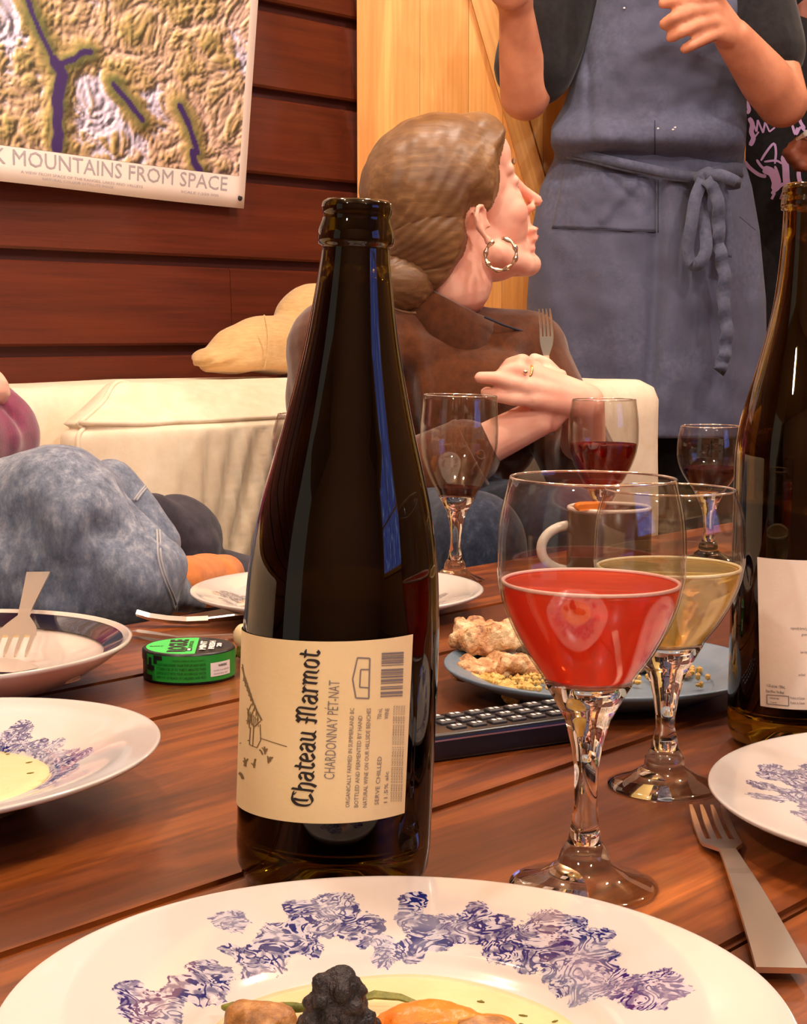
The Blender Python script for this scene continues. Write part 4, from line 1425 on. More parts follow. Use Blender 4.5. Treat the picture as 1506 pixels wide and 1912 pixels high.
# chicken pieces and crumbs
def leftovers():
    spots = [(912, 1214, 0.030, 0.022, 0.024, 'large torn piece of chicken atop the pile on the grey plate', 0.012), (905, 1262, 0.030, 0.020, 0.013, 'pale flat piece of chicken at the front left of the grey plate', 0.0), (962, 1258, 0.026, 0.020, 0.015, 'browned piece of chicken left of the pink wine on the grey plate', 0.0), (1205, 1248, 0.017, 0.013, 0.012, 'small piece of chicken behind the golden wine glass stem', 0.0), (1278, 1262, 0.010, 0.006, 0.004, 'small browned scrap right of the golden wine glass stem', 0.0), (985, 1215, 0.022, 0.02, 0.018, 'piece of chicken hidden behind the pink wine on the grey plate', 0.004)]
    for i, (px, py, a, b, h, lab, lift) in enumerate(spots):
        o = thing('chicken_piece', lab, 'chicken', AZ(px, py, ZT + 0.0075 + lift), (0, 0, i * 0.5), 'chicken scraps on the grey plate')
        r = np.random.default_rng(i + 5)
        prims = [ell((0, 0, h * 0.35), (a * 0.8, b * 0.8, h * 0.5))]
        for k in range(11):
            t = r.uniform(0, 2 * PI)
            prims.append(ell((a * 0.62 * math.cos(t), b * 0.62 * math.sin(t), h * r.uniform(0.2, 0.72)), (a * r.uniform(.2, .42), b * r.uniform(.25, .45), h * r.uniform(.2, .42))))
        blob('flesh', prims, M['chicken'], o, 0.0016, 1, rough(0.0026, 150, i))
    # loose golden crumbs, beyond counting
    V, Fc = [], []
    iv, fi = _ico()
    bm = bmesh.new(); bmesh.ops.create_icosphere(bm, subdivisions=1, radius=1)
    bv = np.array([v.co[:] for v in bm.verts]); bf = [tuple(v.index for v in f.verts) for f in bm.faces]; bm.free()
    r = np.random.default_rng(3)
    for i in range(620):
        px, py = (r.normal(930, 55), r.normal(1268, 15)) if i < 520 else (r.uniform(1020, 1340), r.uniform(1225, 1285))
        if px < 868: px = 868 + abs(868 - px)
        lim = 1236 + 58 * math.sqrt(max(0.02, 1 - ((px - 1125) / 285) ** 2))
        py = min(py, lim)
        p = AZ(px, py, ZT + 0.0085 + (0.004 * max(0, 1 - (px - 868) / 90) if px < 960 else 0))
        sz = r.uniform(0.0007, 0.0026)
        b = len(V)
        J = bv * sz * r.uniform(0.7, 1.3, 3) + np.array(p) + np.array((0, 0, sz * 0.4))
        V += [tuple(x) for x in J]
        Fc += [tuple(q + b for q in f) for f in bf]
    o = mesh('crumbs', V, Fc, M['crumb'], None, False, False, None, 'stuff')
    o['label'] = 'scatter of golden crumbs over the grey plate'
    o2 = thing('chicken_scrap', 'yellow scrap of crust fallen between the grey plate and the remote control', 'food scrap', AZ(952, 1312, ZT + 0.002))
    blob('crust', [ell((0, 0, 0.006), (0.006, 0.005, 0.006)), ell((0.002, -0.003, 0.003), (0.006, 0.005, 0.004)), ell((-0.003, 0.003, 0.010), (0.006, 0.004, 0.005))], M['crumb'], o2, 0.0012, 2, rough(0.001, 260))
leftovers()

# ---------- remote control
def remote():
    a, b = AZ(818, 1372, ZT + 0.0165), AZ(1052, 1340, ZT + 0.0165)
    ang = math.atan2(b.y - a.y, b.x - a.x)
    o = thing('remote_control', 'black remote control with small white-marked buttons lying in front of the grey plate', 'remote control', (a.x, a.y, ZT), (0, 0, ang))
    W, T = 0.046, 0.0165
    box('case', (-0.055, 0.118, 0.0, W, 0.0, T), M['black_plastic'], o, 0.003, 3)
    me = None
    for i in range(7):
        for j in range(3):
            x, y = 0.018 + i * 0.0138, 0.006 + j * 0.0128
            if me is None:
                bt = box('button', (-0.0052, 0.0052, -0.0042, 0.0042, T - 0.001, T + 0.0016), M['rubber'], o, 0.0012, 2)
                me = bt.data
                V, Fc = [], []
                for (x0, x1) in ((-0.0032, -0.0008), (0.0006, 0.0030)):
                    k = len(V)
                    V += [(x0, -0.0016, T + 0.00175), (x1, -0.0016, T + 0.00175), (x1, 0.0016, T + 0.00175), (x0, 0.0016, T + 0.00175)]
                    Fc.append((k, k + 1, k + 2, k + 3))
                mk = mesh('button_mark', V, Fc, M['white_print'], bt, False, False, None, 'stuff')
                mme = mk.data
                bt.location = (x, y + 0.004, 0)
            else:
                bt = bpy.data.objects.new('button', me); COL.objects.link(bt); bt.parent = o; bt.location = (x, y + 0.004, 0)
                mk = bpy.data.objects.new('button_mark', mme); COL.objects.link(mk); mk.parent = bt; mk['kind'] = 'stuff'
    bt = bpy.data.objects.new('button', me); COL.objects.link(bt); bt.parent = o; bt.location = (-0.004, 0.012, 0)
    mk = bpy.data.objects.new('button_mark', mme); COL.objects.link(mk); mk.parent = bt; mk['kind'] = 'stuff'
    V, Fc = box_data(-0.052, 0.115, -0.0002, 0.0012, T - 0.0042, T - 0.0032)
    mesh('chrome_line', V, Fc, M['steel'], o, False)
remote()

# ---------- round green tin
def tin():
    p = AZ(353, 1262, ZT)
    o = thing('round_tin', 'small round green and black tin with block lettering beside the cream-labelled bottle', 'tin', (p.x, p.y, ZT), (0, 0, math.radians(4)))
    R, H = 0.0326, 0.0220
    lathe('body', [(0, 0), (R - 0.001, 0), (R, 0.001), (R, 0.0140), (R - 0.0004, 0.0145), (0, 0.0145)], M['tin_black'], o, 64)
    lathe('lid', [(0, 0.0142), (R + 0.0003, 0.0142), (R + 0.0005, 0.0150), (R + 0.0005, H - 0.0012), (R - 0.0004, H), (R - 0.0018, H + 0.0002), (R - 0.0022, H - 0.0004), (0, H - 0.0004)], M['tin_black'], o, 64)
    # green wrap round the side
    def wrap(name, a0, a1, z0, z1, mat, rad, n=40, parent=o):
        V, Fc = [], []
        for i in range(n):
            a = math.radians(a0 + (a1 - a0) * i / (n - 1))
            V += [(rad * math.sin(a), -rad * math.cos(a), z0), (rad * math.sin(a), -rad * math.cos(a), z1)]
        for i in range(n - 1):
            Fc.append((2 * i, 2 * i + 2, 2 * i + 3, 2 * i + 1))
        return mesh(name, V, Fc, mat, parent, True)
    w = wrap('side_label', -58, 95, 0.0022, H - 0.0014, M['tin_green'], R + 0.0008)
    s = wrap('warning_sticker', 30, 62, 0.0052, 0.0150, M['white_print'], R + 0.0011, 12)
    def arc_text(txt, a0, z, h, mat, rad, width, parent, name='side_print', bold=0):
        vv, ff, ww, _ = text_data(txt, bold)
        P = []
        for x, y in vv:
            a = math.radians(a0 + width * x / ww)
            P.append((rad * math.sin(a), -rad * math.cos(a), z + y * h))
        mesh(name, P, ff, mat, parent, False, False, None, 'stuff')
    arc_text('WARNING', 41, 0.0118, 0.0018, M['ink'], R + 0.0013, 14, s, 'warning_print', 0.02)
    arc_text('nicotine is an addictive', 34, 0.0088, 0.0014, M['ink_grey'], R + 0.0013, 25, s, 'warning_print')
    arc_text('chemical keep away', 34, 0.0064, 0.0014, M['ink_grey'], R + 0.0013, 22, s, 'warning_print')
    arc_text('FRESH MINT POUCHES', -16, 0.0170, 0.0013, M['tin_text'], R + 0.0013, 38, w)
    for k, t in enumerate(('PLACE ONE UNDER YOUR TOP LIP AND LEAVE', 'IT THERE FOR UP TO THIRTY MINUTES THEN', 'DISPOSE OF IT WITH YOUR HOUSEHOLD WASTE', 'KEEP OUT OF REACH OF CHILDREN AND PETS')):
        arc_text(t, -38, 0.0136 - k * 0.0030, 0.0019, M['tin_text'], R + 0.0013, 62, w, bold=0.01)
    for (a0, a1, z0, z1) in ((-58, -46, 0.0022, 0.006), (-56, -42, 0.0095, 0.0130), (-52, -47, 0.013, 0.0185), (-43, -38, 0.0145, 0.0205), (-38, -30, 0.0175, 0.0205)):
        x = wrap('side_print', a0, a1, z0, z1, M['tin_black'], R + 0.0013, 8, w); x['kind'] = 'stuff'
    # lid print: green disc segment with black block letters, white block letters on black
    zl = H + 0.0001
    n = 40
    V = []
    xc = 0.006
    rr = R - 0.0024
    a0 = math.acos(xc / rr)
    for i in range(n):
        a = a0 + (2 * PI - 2 * a0) * i / (n - 1)
        V.append((rr * math.cos(a), rr * math.sin(a), zl))
    lid_p = mesh('lid_print', V, [tuple(range(n))], M['tin_green_lid'], o, False)
    def flat_text(txt, cx, cy, length, h, rz, mat, bold=0.03):
        vv, ff, ww, _ = text_data(txt, bold)
        ca, sa = math.cos(rz), math.sin(rz)
        P = [(cx + ((x / ww - .5) * length) * ca - ((y - .5) * h) * sa, cy + ((x / ww - .5) * length) * sa + ((y - .5) * h) * ca, zl + 0.0002) for x, y in vv]
        mesh('lid_lettering', P, ff, mat, lid_p, False, False, None, 'stuff')
    flat_text('ROGUE', -0.008, 0.0, 0.046, 0.0125, math.radians(90), M['tin_black'], 0.05)
    flat_text('RIOT', -0.0225, -0.001, 0.010, 0.003, math.radians(0), M['tin_black'])
    flat_text('FLAVOUR', 0.0015, 0.004, 0.026, 0.0028, math.radians(90), M['tin_text'])
    V, Fc = box_data(-0.0010, 0.0032, -0.020, -0.011, zl + 0.0001, zl + 0.0003)
    x = mesh('lid_lettering', V, Fc, M['tin_black'], lid_p, False, False, None, 'stuff')
    V, Fc = box_data(0.0002, 0.0022, -0.019, -0.013, zl + 0.0003, zl + 0.0005)
    x = mesh('lid_lettering', V, Fc, M['white_print'], lid_p, False, False, None, 'stuff')
    flat_text('MINT', 0.0102, 0.0, 0.032, 0.0045, math.radians(90), M['white_print'], 0.05)
    flat_text('FRESH', 0.0165, 0.001, 0.030, 0.004, math.radians(90), M['white_print'], 0.05)
    flat_text('20', 0.0215, 0.001, 0.014, 0.0034, math.radians(90), M['white_print'], 0.05)
tin()
o = thing('sprout', 'small yellow and green food scrap between the green tin and the bottle', 'food scrap', AZ(455, 1232, ZT))
blob('bulb', [ell((0, 0, 0.018), (0.008, 0.008, 0.010))], M['soup'], o, 0.0015, 2)
blob('leaf', [ell((0.002, 0, 0.007), (0.008, 0.007, 0.008)), ell((0.006, 0.004, 0.004), (0.008, 0.006, 0.004))], M['herb'], o, 0.0015, 2, rough(0.001, 200))

# ---------- cutlery
def fork(name, label, O, X, Yv, L=0.19, head=0.047, w=0.0245, arch=0.006, parent_group=None, mat=None, belly=0.004, hw=1.0, tine_len=0.040):
    """fork laid from its tine tips at O along X (towards the handle); Yv across"""
    mat = mat or M['steel']
    X = Vector(X).normalized(); Yv = Vector(Yv); Yv = (Yv - X * X.dot(Yv)).normalized(); Z = X.cross(Yv).normalized()
    if Z.z < 0:
        Z = -Z
    f = thing(name, label, 'fork')
    f.matrix_world = Matrix(((X.x, Yv.x, Z.x, O[0]), (X.y, Yv.y, Z.y, O[1]), (X.z, Yv.z, Z.z, O[2]), (0, 0, 0, 1)))
    def zc(t):     # side view of the fork
        return 0.004 - belly * math.sin(min(1, t / (head + 0.015)) * PI) + arch * math.sin(max(0, (t - head) / (L - head)) * PI)
    n = 5
    for k in range(4):
        y = (k - 1.5) * w * 0.285
        pts = [(t, y * (1 - 0.05 * (1 - t / tine_len)), zc(t) + 0.0012) for t in np.linspace(0, tine_len, 9)]
        ribbon('tine', pts, [0.0014, 0.0022, 0.0026] + [0.0029] * 6, (0, 1, 0), [0.0010] + [0.0017] * 8, mat, f, smooth=False)
    ts = np.linspace(tine_len - 0.002, L, 22)
    wd = []
    for t in ts:
        if t < head + 0.012:
            q = (t - tine_len) / (head + 0.012 - tine_len)
            wd.append(w * (1.0 - 0.06 * q - 0.68 * max(0, q - .25) ** 1.3))
        else:
            q = (t - head - 0.012) / (L - head - 0.012)
            wd.append(0.0075 + hw * 0.012 * q ** 1.1)
    ribbon('handle', [(t, 0, zc(t) + 0.0012) for t in ts], wd, (0, 1, 0), [0.0018] * 8 + [0.0024] * 14, mat, f)
    return f
# front right fork: tines away from the viewer
t0, t1 = AZ(1318, 1508, ZT + 0.004), AZ(1470, 1830, ZT + 0.006)
dx = (t1 - t0)
fork('fork', 'steel fork lying on the table between the nearest plate and the right plate', (t0.x, t0.y, ZT), (dx.x, dx.y, 0), (-dx.y, dx.x, 0), 0.215, 0.058, 0.0195, 0.002, belly=0.003, hw=1.0, tine_len=0.052)
# fork and knife in the navy-rimmed bowl
t0, t1 = A(18, 1240, 1.055), A(72, 1082, 1.268)
dx = t1 - t0
fork('fork', 'steel fork resting in the navy-rimmed bowl, handle raised over its far rim', t0, dx, Vector((1, -0.25, -0.05)), dx.length, 0.075, 0.026, 0.0, belly=0.0, hw=0.9, tine_len=0.048)
def knife(name, label, pts, widths, side, blade_from):
    o = thing(name, label, 'knife')
    k = blade_from
    ribbon('handle', pts[:k + 1], widths[:k + 1], side, 0.004, M['steel'], o)
    ribbon('blade', pts[k:], widths[k:], side, 0.0016, M['steel'], o)
    return o
P = [A(-190, 1236, 1.0), A(-130, 1238, 1.0), A(-70, 1240, 1.005), A(-20, 1242, 1.01), A(30, 1245, 1.012), A(70, 1248, 1.012)]
knife('table_knife', 'steel knife blade lying in the navy-rimmed bowl under the fork', P, [0.014, 0.014, 0.014, 0.018, 0.016, 0.002], Vector((0, 1, 0.35)), 2)
P = [A(255, 1144, 1.335), A(280, 1152, 1.335), A(315, 1157, 1.335), A(350, 1159, 1.335), A(390, 1157, 1.335), (A(440, 1152, 1.335)), A(480, 1149, 1.335)]
knife('table_knife', 'silver knife with an arched handle lying behind the green tin', P, [0.010, 0.013, 0.013, 0.012, 0.011, 0.015, 0.012], Vector((0.1, 1, -0.45)), 4)
t0 = AZ(251, 1180, ZT + 0.004); t1 = AZ(330, 1192, ZT + 0.004)
o = thing('spoon', 'silver spoon lying under the arched knife behind the green tin', 'spoon')
ribbon('handle', [t0, t0.lerp(t1, .3), t0.lerp(t1, .7), t1, t1 + Vector((0.05, 0.012, 0))], [0.009, 0.010, 0.007, 0.005, 0.005], Vector((0, 1, 0)), 0.003, M['steel'], o)
q = t1 + Vector((0.064, 0.016, 0.002))
blob('bowl', [ell(q, (0.022, 0.014, 0.004))], M['steel'], o, 0.0015, 3)

# ---------- mug behind the glasses
def mug():
    p = AZ(1135, 1102, ZT)
    o = thing('mug', 'brown glazed mug with a pale handle seen through the pink wine glass', 'mug', (p.x, p.y, ZT))
    R, H = 0.040, 0.080
    lathe('cup', [(0, 0), (R * 0.9, 0), (R, 0.004), (R, H - 0.002), (R - 0.0018, H), (R - 0.0034, H - 0.002), (R - 0.0034, 0.006), (0, 0.005)], M['mug'], o, 56)
    V, Fc = tube_data([((R - 0.0017) * math.cos(a), (R - 0.0017) * math.sin(a), H - 0.0006) for a in [2 * PI * i / 56 for i in range(56)]], 0.0021, 8, True)
    mesh('rim', V, Fc, M['mug_in'], o, True, True)
    pts = [(-R + 0.002 - 0.027 * math.sin(t), -0.006 * math.sin(t), 0.041 + 0.0215 * math.cos(t)) for t in [i / 16 * PI for i in range(17)]]
    tube('handle', pts, 0.0048, M['mug_in'], o, 12, label='pale handle')
    s = thing('orange_slice', 'small orange wedge lying on the rim of the brown mug', 'fruit', (p.x - 0.020, p.y - 0.030, ZT + H + 0.0005), (0, 0, 0.6))
    V, Fc = lathe_data([(0, 0), (0.015, 0.0), (0.017, 0.002), (0.017, 0.005), (0.015, 0.0065), (0, 0.0065)], 28)
    V = [(x, max(y, 0), z) for x, y, z in V]
    mesh('wedge', V, Fc, M['orange'], s, True, True)
mug()
# ------------------------------------------------------------------ people
def rebase(root, loc):
    loc = Vector(loc)
    root.location = loc
    for ch in root.children:
        ch.matrix_parent_inverse = Matrix.Translation(-loc)

def head_prims(mt, female=True):
    """skull, face, ears and the top of the neck; local x forward, y left, z up, origin behind the bridge of the nose"""
    R3 = mt.to_3x3()
    E = lambda c, r: ell(mt @ Vector(c), r, R3)
    Cp = lambda a, b, r1, r2=None: cap(mt @ Vector(a), mt @ Vector(b), r1, r2)
    P = [E((-.015, 0, .035), (.096, .074, .080)), E((.040, 0, .055), (.050, .060, .048)), E((.045, 0, -.020), (.047, .056, .068)), E((.040, 0, -.072), (.046, .046, .034)), E((.010, 0, -.05), (.055, .052, .045)),
         E((.084, 0, -.098), (.0165, .019, .0155)), Cp((.060, .030, -.092), (.084, 0, -.100), .014), Cp((.060, -.030, -.092), (.084, 0, -.100), .014), Cp((.010, .048, -.062), (.060, .030, -.090), .016, .014), Cp((.010, -.048, -.062), (.060, -.030, -.090), .016, .014)]
    P += [Cp((.085, 0, .024), (.104, 0, -.004), .0085, .0078), Cp((.104, 0, -.004), (.1215, 0, -.0225), .0078, .0078), E((.104, .0092, -.0275), (.0085, .0058, .0056)), E((.104, -.0092, -.0275), (.0085, .0058, .0056)), Cp((.098, 0, -.033), (.096, 0, -.046), .007)]
    P += [E((.0965, 0, -.0555), (.0098, .0205, .0062)), E((.0950, 0, -.0665), (.0098, .0180, .0066)), E((.090, 0, -.078), (.008, .016, .006))]
    P += [Cp((.080, .012, .030), (.064, .044, .032), .0100, .008), Cp((.080, -.012, .030), (.064, -.044, .032), .0100, .008), E((.054, .039, -.022), (.024, .019, .022)), E((.054, -.039, -.022), (.024, .019, .022))]
    for s in (1, -1):
        # helix, bowl and lobe of the ear
        y = s * .071
        ear = lambda x, dy, z: (-.014 + (x + .003) * .68, y + s * dy, -.020 + z * .68)
        hp = [ear(.010, 0, .006), ear(.012, .004, .022), ear(.004, .009, .033), ear(-.008, .013, .034), ear(-.017, .015, .020), ear(-.018, .014, .002), ear(-.011, .010, -.014), ear(-.001, .006, -.026)]
        for a, b in zip(hp[:-1], hp[1:]):
            P.append(Cp(a, b, .0033, .0033))
        P.append(E(ear(.001, .005, -.030), (.0055, .0040, .0066)))
        P.append(E(ear(-.003, .002, .004), (.0085, .005, .0150)))
        P.append(Cp(ear(-.007, .010, .020), ear(-.006, .009, -.012), .0022))
        P.append(E(ear(.013, .002, -.004), (.0035, .004, .0050)))
    # lids
    for s in (1, -1):
        P.append(E((.0685, s * .030, .0155), (.0125, .0175, .0100)))
        P.append(E((.0680, s * .030, -.0050), (.0115, .0165, .0085)))
    P.append(Cp((-.025, 0, -.030), (-.030, 0, -.085), .050, .050))
    return P

def frame(origin, yaw, pitch, roll=0.0):
    """yaw 0 faces +x, 90 faces away from the camera"""
    return Matrix.Translation(origin) @ Matrix.Rotation(math.radians(yaw), 4, 'Z') @ Matrix.Rotation(-math.radians(pitch), 4, 'Y') @ Matrix.Rotation(math.radians(roll), 4, 'X')

def eyes(mt, root):
    for s in (1, -1):
        V, Fc = lathe_data([(0, -.0112), (.0055, -.0098), (.0098, -.0055), (.0112, 0), (.0098, .0055), (.0055, .0098), (0, .0112)], 20)
        c = mt @ Vector((.0672, s * .030, .0055))
        eb = mesh('eyeball', [Vector(v) + c for v in V], Fc, M['eye_white'], root, True, True)
        R3 = mt.to_3x3()
        blob('iris', [ell(c + R3 @ Vector((.0078, 0, -.0008)), (.0042, .0060, .0060), R3)], M['iris'], root, .0010, 1)

def finger(pts, r0, r1):
    n = len(pts)
    rr = [r0 + (r1 - r0) * i / (n - 1) for i in range(n)]
    return limb(pts, rr)

def folds(specs, base=0.002, sc=9, seed=0, fine=0.0):
    """cloth relief: broad noise plus soft ridges along lines (p, q, amplitude, width)"""
    def f(co):
        o = base * vnoise(co, sc, seed)
        if fine:
            o = o + fine * vnoise(co, sc * 3.1, seed + 5)
        for p, q, amp, w in specs:
            p, q = np.array(p), np.array(q)
            d = q - p
            t = np.clip(((co - p) @ d) / (d @ d), 0, 1)
            dist = np.linalg.norm(co - p - t[:, None] * d, axis=1)
            o = o + amp * np.exp(-(dist / w) ** 2) * np.sin(np.clip(t, 0.02, 0.98) * PI) ** 0.5
        return o
    return f

# ---------------------------------------------------------------- woman in brown
def woman():
    o = thing('person', 'seated woman in a brown sweater looking up over her shoulder, hair tied back', 'person')
    mt = frame(A(851, 392, 2.10), 28, 18, 0)
    nb = A(836, 612, 2.13)                                   # base of the neck
    sr, sl = A(630, 655, 2.04), A(980, 662, 2.16)            # her right and left shoulder
    er, el_ = A(655, 960, 1.97), A(1085, 872, 2.10)          # elbows
    wr, wl = A(1000, 782, 1.955), A(1092, 752, 1.965)        # wrists
    chest, belly, hips = A(805, 770, 2.18), A(775, 930, 2.17), A(745, 1035, 2.13)
    kr, kl = A(880, 1020, 1.82), A(1055, 1000, 1.94)
    fr = Vector((kr.x + 0.03, kr.y - 0.02, 0.07)); fl = Vector((kl.x + 0.02, kl.y - 0.02, 0.07))
    P = head_prims(mt)
    P += [cap(mt @ Vector((-.028, 0, -.06)), nb + Vector((0, 0, .03)), .050, .047), cap(nb + Vector((0, 0, .04)), chest, .047, .085)]
    P += [cap(sr, sl, .045), ell(chest, (.13, .09, .12)), cap(chest, belly, .10, .10), cap(belly, hips, .10, .11)]
    P += limb([sr, er], [.042, .034]) + limb([er, wr], [.034, .0235])
    P += limb([sl, el_], [.042, .034]) + limb([el_, wl], [.033, .0240])
    P += limb([hips + Vector((-.05, -.02, 0)), kr, fr], [.08, .052, .035]) + limb([hips + Vector((.07, .05, 0)), kl, fl], [.08, .052, .035])
    # left hand: back of the hand to us, fingers pointing across her chest
    d0 = 1.93
    k1, k2, k3, k4 = A(998, 690, d0 + .02), A(992, 703, d0 + .005), A(986, 722, d0 - .005), A(994, 745, d0 - .005)
    P += [cap(wl, k1.lerp(k2, .5), .024, .0125), cap(wl, k2, .022, .0125), cap(wl, k3, .022, .0125), cap(wl, k4, .022, .0115), cap(k1, k4, .011)]
    P += finger([k1, A(975, 674, d0 + .005), A(952, 680, d0 + .015), A(940, 694, d0 + .035)], .0098, .0080)
    P += finger([k2, A(968, 690, d0 - .004), A(943, 694, d0), A(930, 704, d0 + .02)], .0098, .0078)
    P += finger([k3, A(955, 714, d0 - .008), A(925, 706, d0 - .004), A(896, 705, d0)], .0100, .0074)
    P += finger([k4, A(960, 744, d0 - .006), A(930, 739, d0), A(908, 733, d0 + .01)], .0100, .0076)
    P += finger([wl.lerp(k4, .35), A(1030, 790, d0 + .03), A(1000, 800, d0 + .05)], .0125, .0095)
    # right hand behind it, closed on the fork
    h = A(1025, 735, 2.00)
    P += [cap(wr, h, .024, .026), ell(h, (.030, .022, .034))]
    for i in range(4):
        b = h + Vector((.012, -.014, .022 - i * .016))
        P += finger([b, b + Vector((-.022, -.020, .003)), b + Vector((-.040, -.004, .001)), b + Vector((-.030, .010, -.002))], .0092, .0076)
    P += finger([h + Vector((.01, .005, .02)), h + Vector((-.006, -.01, .036)), h + Vector((-.020, -.018, .042))], .0105, .0085)
    blob('body', P, M['skin'], o, 0.0030, 3)
    eyes(mt, o)
    # sweater: torso, both sleeves, standing collar
    S = [cap(sr, sl, .060), ell(chest, (.160, .110, .135)), cap(chest, belly, .125, .120), cap(belly, hips, .122, .122), ell((sr + sl) / 2 + Vector((0, .01, -.06)), (.15, .09, .09)), cap(A(836, 650, 2.13), sr, .062, .058), cap(A(836, 650, 2.13), sl, .062, .052)]
    S += limb([sr, er], [.068, .058]) + limb([er, er.lerp(wr, .62)], [.056, .045])
    S += limb([sl, el_], [.056, .050]) + limb([el_, el_.lerp(wl, .28)], [.046, .036])
    S += [ell(A(640, 740, 2.04), (.075, .07, .10))]
    fs = [(A(745, 620, 2.03), A(790, 900, 2.03), -.022, .014), (A(770, 640, 2.03), A(815, 880, 2.03), .014, .014), (A(725, 700, 2.0), A(765, 920, 2.0), .014, .016), (A(755, 740, 2.0), A(815, 800, 2.02), -.010, .010), (A(790, 600, 2.03), A(920, 650, 2.1), -.012, .016), (A(960, 610, 2.12), A(940, 700, 2.06), .008, .014),
          (A(950, 600, 2.14), A(985, 690, 2.13), -.006, .014), (A(920, 650, 2.08), A(880, 760, 2.06), .004, .03), (A(800, 930, 1.97), A(930, 900, 1.95), -.006, .012), (A(820, 960, 1.97), A(925, 925, 1.95), .006, .012)]
    blob('sweater', S, M['brown_knit'], o, 0.0045, 5, folds(fs, .004, 7, 1))
    # standing collar: a slanting funnel round the neck
    up = (mt @ Vector((-.030, 0, -.06)) - nb).normalized()
    up = Vector((.10, 0, 1)).normalized()
    cc = A(832, 548, 2.115)
    e1 = Vector((1, 0, 0)); e1 = (e1 - up * e1.dot(up)).normalized(); e2 = up.cross(e1)
    V, Fc = [], []
    nn, secs = 56, [(0, .060, -.070), (1, .0735, -.042), (2, .0715, -.014), (3, .0660, .000), (4, .0615, .0015), (5, .0585, -.003), (6, .0575, -.040)]
    for i in range(nn):
        a = 2 * PI * i / nn
        tilt = -.027 * math.cos(a) + .008 * math.sin(a)        # lower in front, higher behind
        for (_, r, hgt) in secs:
            w = 1 + 0.03 * math.sin(3 * a + 1)
            V.append(cc + (e1 * math.cos(a) * 1.06 + e2 * math.sin(a)) * r * w + up * (hgt + tilt))
    m = len(secs)
    for i in range(nn):
        j = (i + 1) % nn
        for q in range(m - 1):
            Fc.append((i * m + q, j * m + q, j * m + q + 1, i * m + q + 1))
    mesh('collar', V, Fc, M['brown_knit'], o, True, True)
    # shoulder seam
    tube('seam', [A(905, 592, 2.055), A(940, 607, 2.075), A(985, 622, 2.105), A(1012, 640, 2.14)], .0016, M['stitch'], o, 6)
    # cuff of the near sleeve
    pr = er.lerp(wr, .66)
    ax = (wr - er).normalized(); b1 = ax.orthogonal().normalized(); b2 = ax.cross(b1)
    V, Fc = [], []
    for i in range(36):
        a = 2 * PI * i / 36
        dr = b1 * math.cos(a) + b2 * math.sin(a)
        for (r, t) in ((.043, -.030), (.0455, -.004), (.0445, .0), (.0395, .001), (.036, -.02)):
            V.append(pr + dr * r + ax * t)
    for i in range(36):
        j = (i + 1) % 36
        for q in range(4):
            Fc.append((i * 5 + q, j * 5 + q, j * 5 + q + 1, i * 5 + q + 1))
    mesh('cuff', V, Fc, M['brown_knit'], o, True, True)
    # trousers
    T = limb([hips + Vector((-.05, -.02, 0)), kr, fr + Vector((0, 0, .05))], [.105, .064, .05]) + limb([hips + Vector((.07, .05, 0)), kl, fl + Vector((0, 0, .05))], [.105, .064, .05]) + [cap(hips, hips + Vector((.02, 0, .05)), .128)]
    blob('trousers', T, M['navy'], o, 0.006, 4, folds([], .004, 9, 2))
    # hair: drawn back from the hairline over the skull to a low knot
    R3 = mt.to_3x3()
    inv = mt.inverted()
    H = [ell(mt @ Vector(c), r, R3) for c, r in (((-.015, 0, .035), (.096, .074, .080)), ((.040, 0, .055), (.050, .060, .048)), ((.045, 0, -.020), (.047, .056, .068)), ((-.045, 0, -.012), (.060, .064, .066)), ((.010, 0, -.02), (.06, .064, .06)), ((-.055, 0, -.050), (.040, .046, .034)))]
    H += [ell(mt @ Vector((-.100, .004, -.062)), (.034, .036, .030), R3)]
    hz = [-.095, -.075, -.050, -.035, -.020, -.006, .006, .020, .036, .050, .062, .074, .084, .094, .104, .115, .2]
    hx = [-.070, -.052, -.034, -.028, -.018, .016, .028, .036, .042, .049, .060, .080, .086, .090, .098, .12, .3]
    def keep(L):
        g = np.interp(L[:, 2], hz, hx) - L[:, 0]
        e = np.sqrt(((L[:, 0] + .014) / .0135) ** 2 + ((L[:, 2] + .022) / .026) ** 2) - 1
        return np.minimum(g, e * .020 + (np.abs(L[:, 1]) < .04) * .1)
    def swell(co):
        L = (np.c_[co, np.ones(len(co))] @ np.array(inv).T)[:, :3]
        t = np.clip(keep(L) / .026, 0, 1)
        t = t * t * (3 - 2 * t)
        a = np.arctan2(L[:, 2] + .05, L[:, 0] + .15)
        return .0006 + .0115 * t + t * (.0006 * np.sin(a * 55 + L[:, 1] * 40) + .0022 * vnoise(co, 26, 4))
    hair = blob('hair', H, M['hair'], o, 0.0028, 8, swell)
    bm = bmesh.new(); bm.from_mesh(hair.data)
    co = np.array([v.co[:] for v in bm.verts])
    kp = keep((np.c_[co, np.ones(len(co))] @ np.array(inv).T)[:, :3])
    bm.verts.ensure_lookup_table()
    bmesh.ops.delete(bm, geom=[v for v, k in zip(bm.verts, kp) if k < -.001], context='VERTS')
    bm.to_mesh(hair.data); bm.free()
    for (p, q, r, s) in (((-.055, -.01, -.09), (-.10, -.02, -.105), (-.135, -.01, -.085), (-.140, .01, -.05)), ((-.12, .0, -.085), (-.16, .01, -.095), (-.178, .015, -.065), (-.160, .02, -.035))):
        tube('hair_wisp', [mt @ Vector(tuple(v)) for v in spline([p, q, r, s], 14)], .0022, M['hair'], o, 6)
    # brow and lips
    tube('eyebrow', [mt @ Vector(v) for v in ((.0905, -.014, .036), (.085, -.030, .040), (.073, -.046, .036))], [.002, .0026, .0012], M['hair'], o, 6)
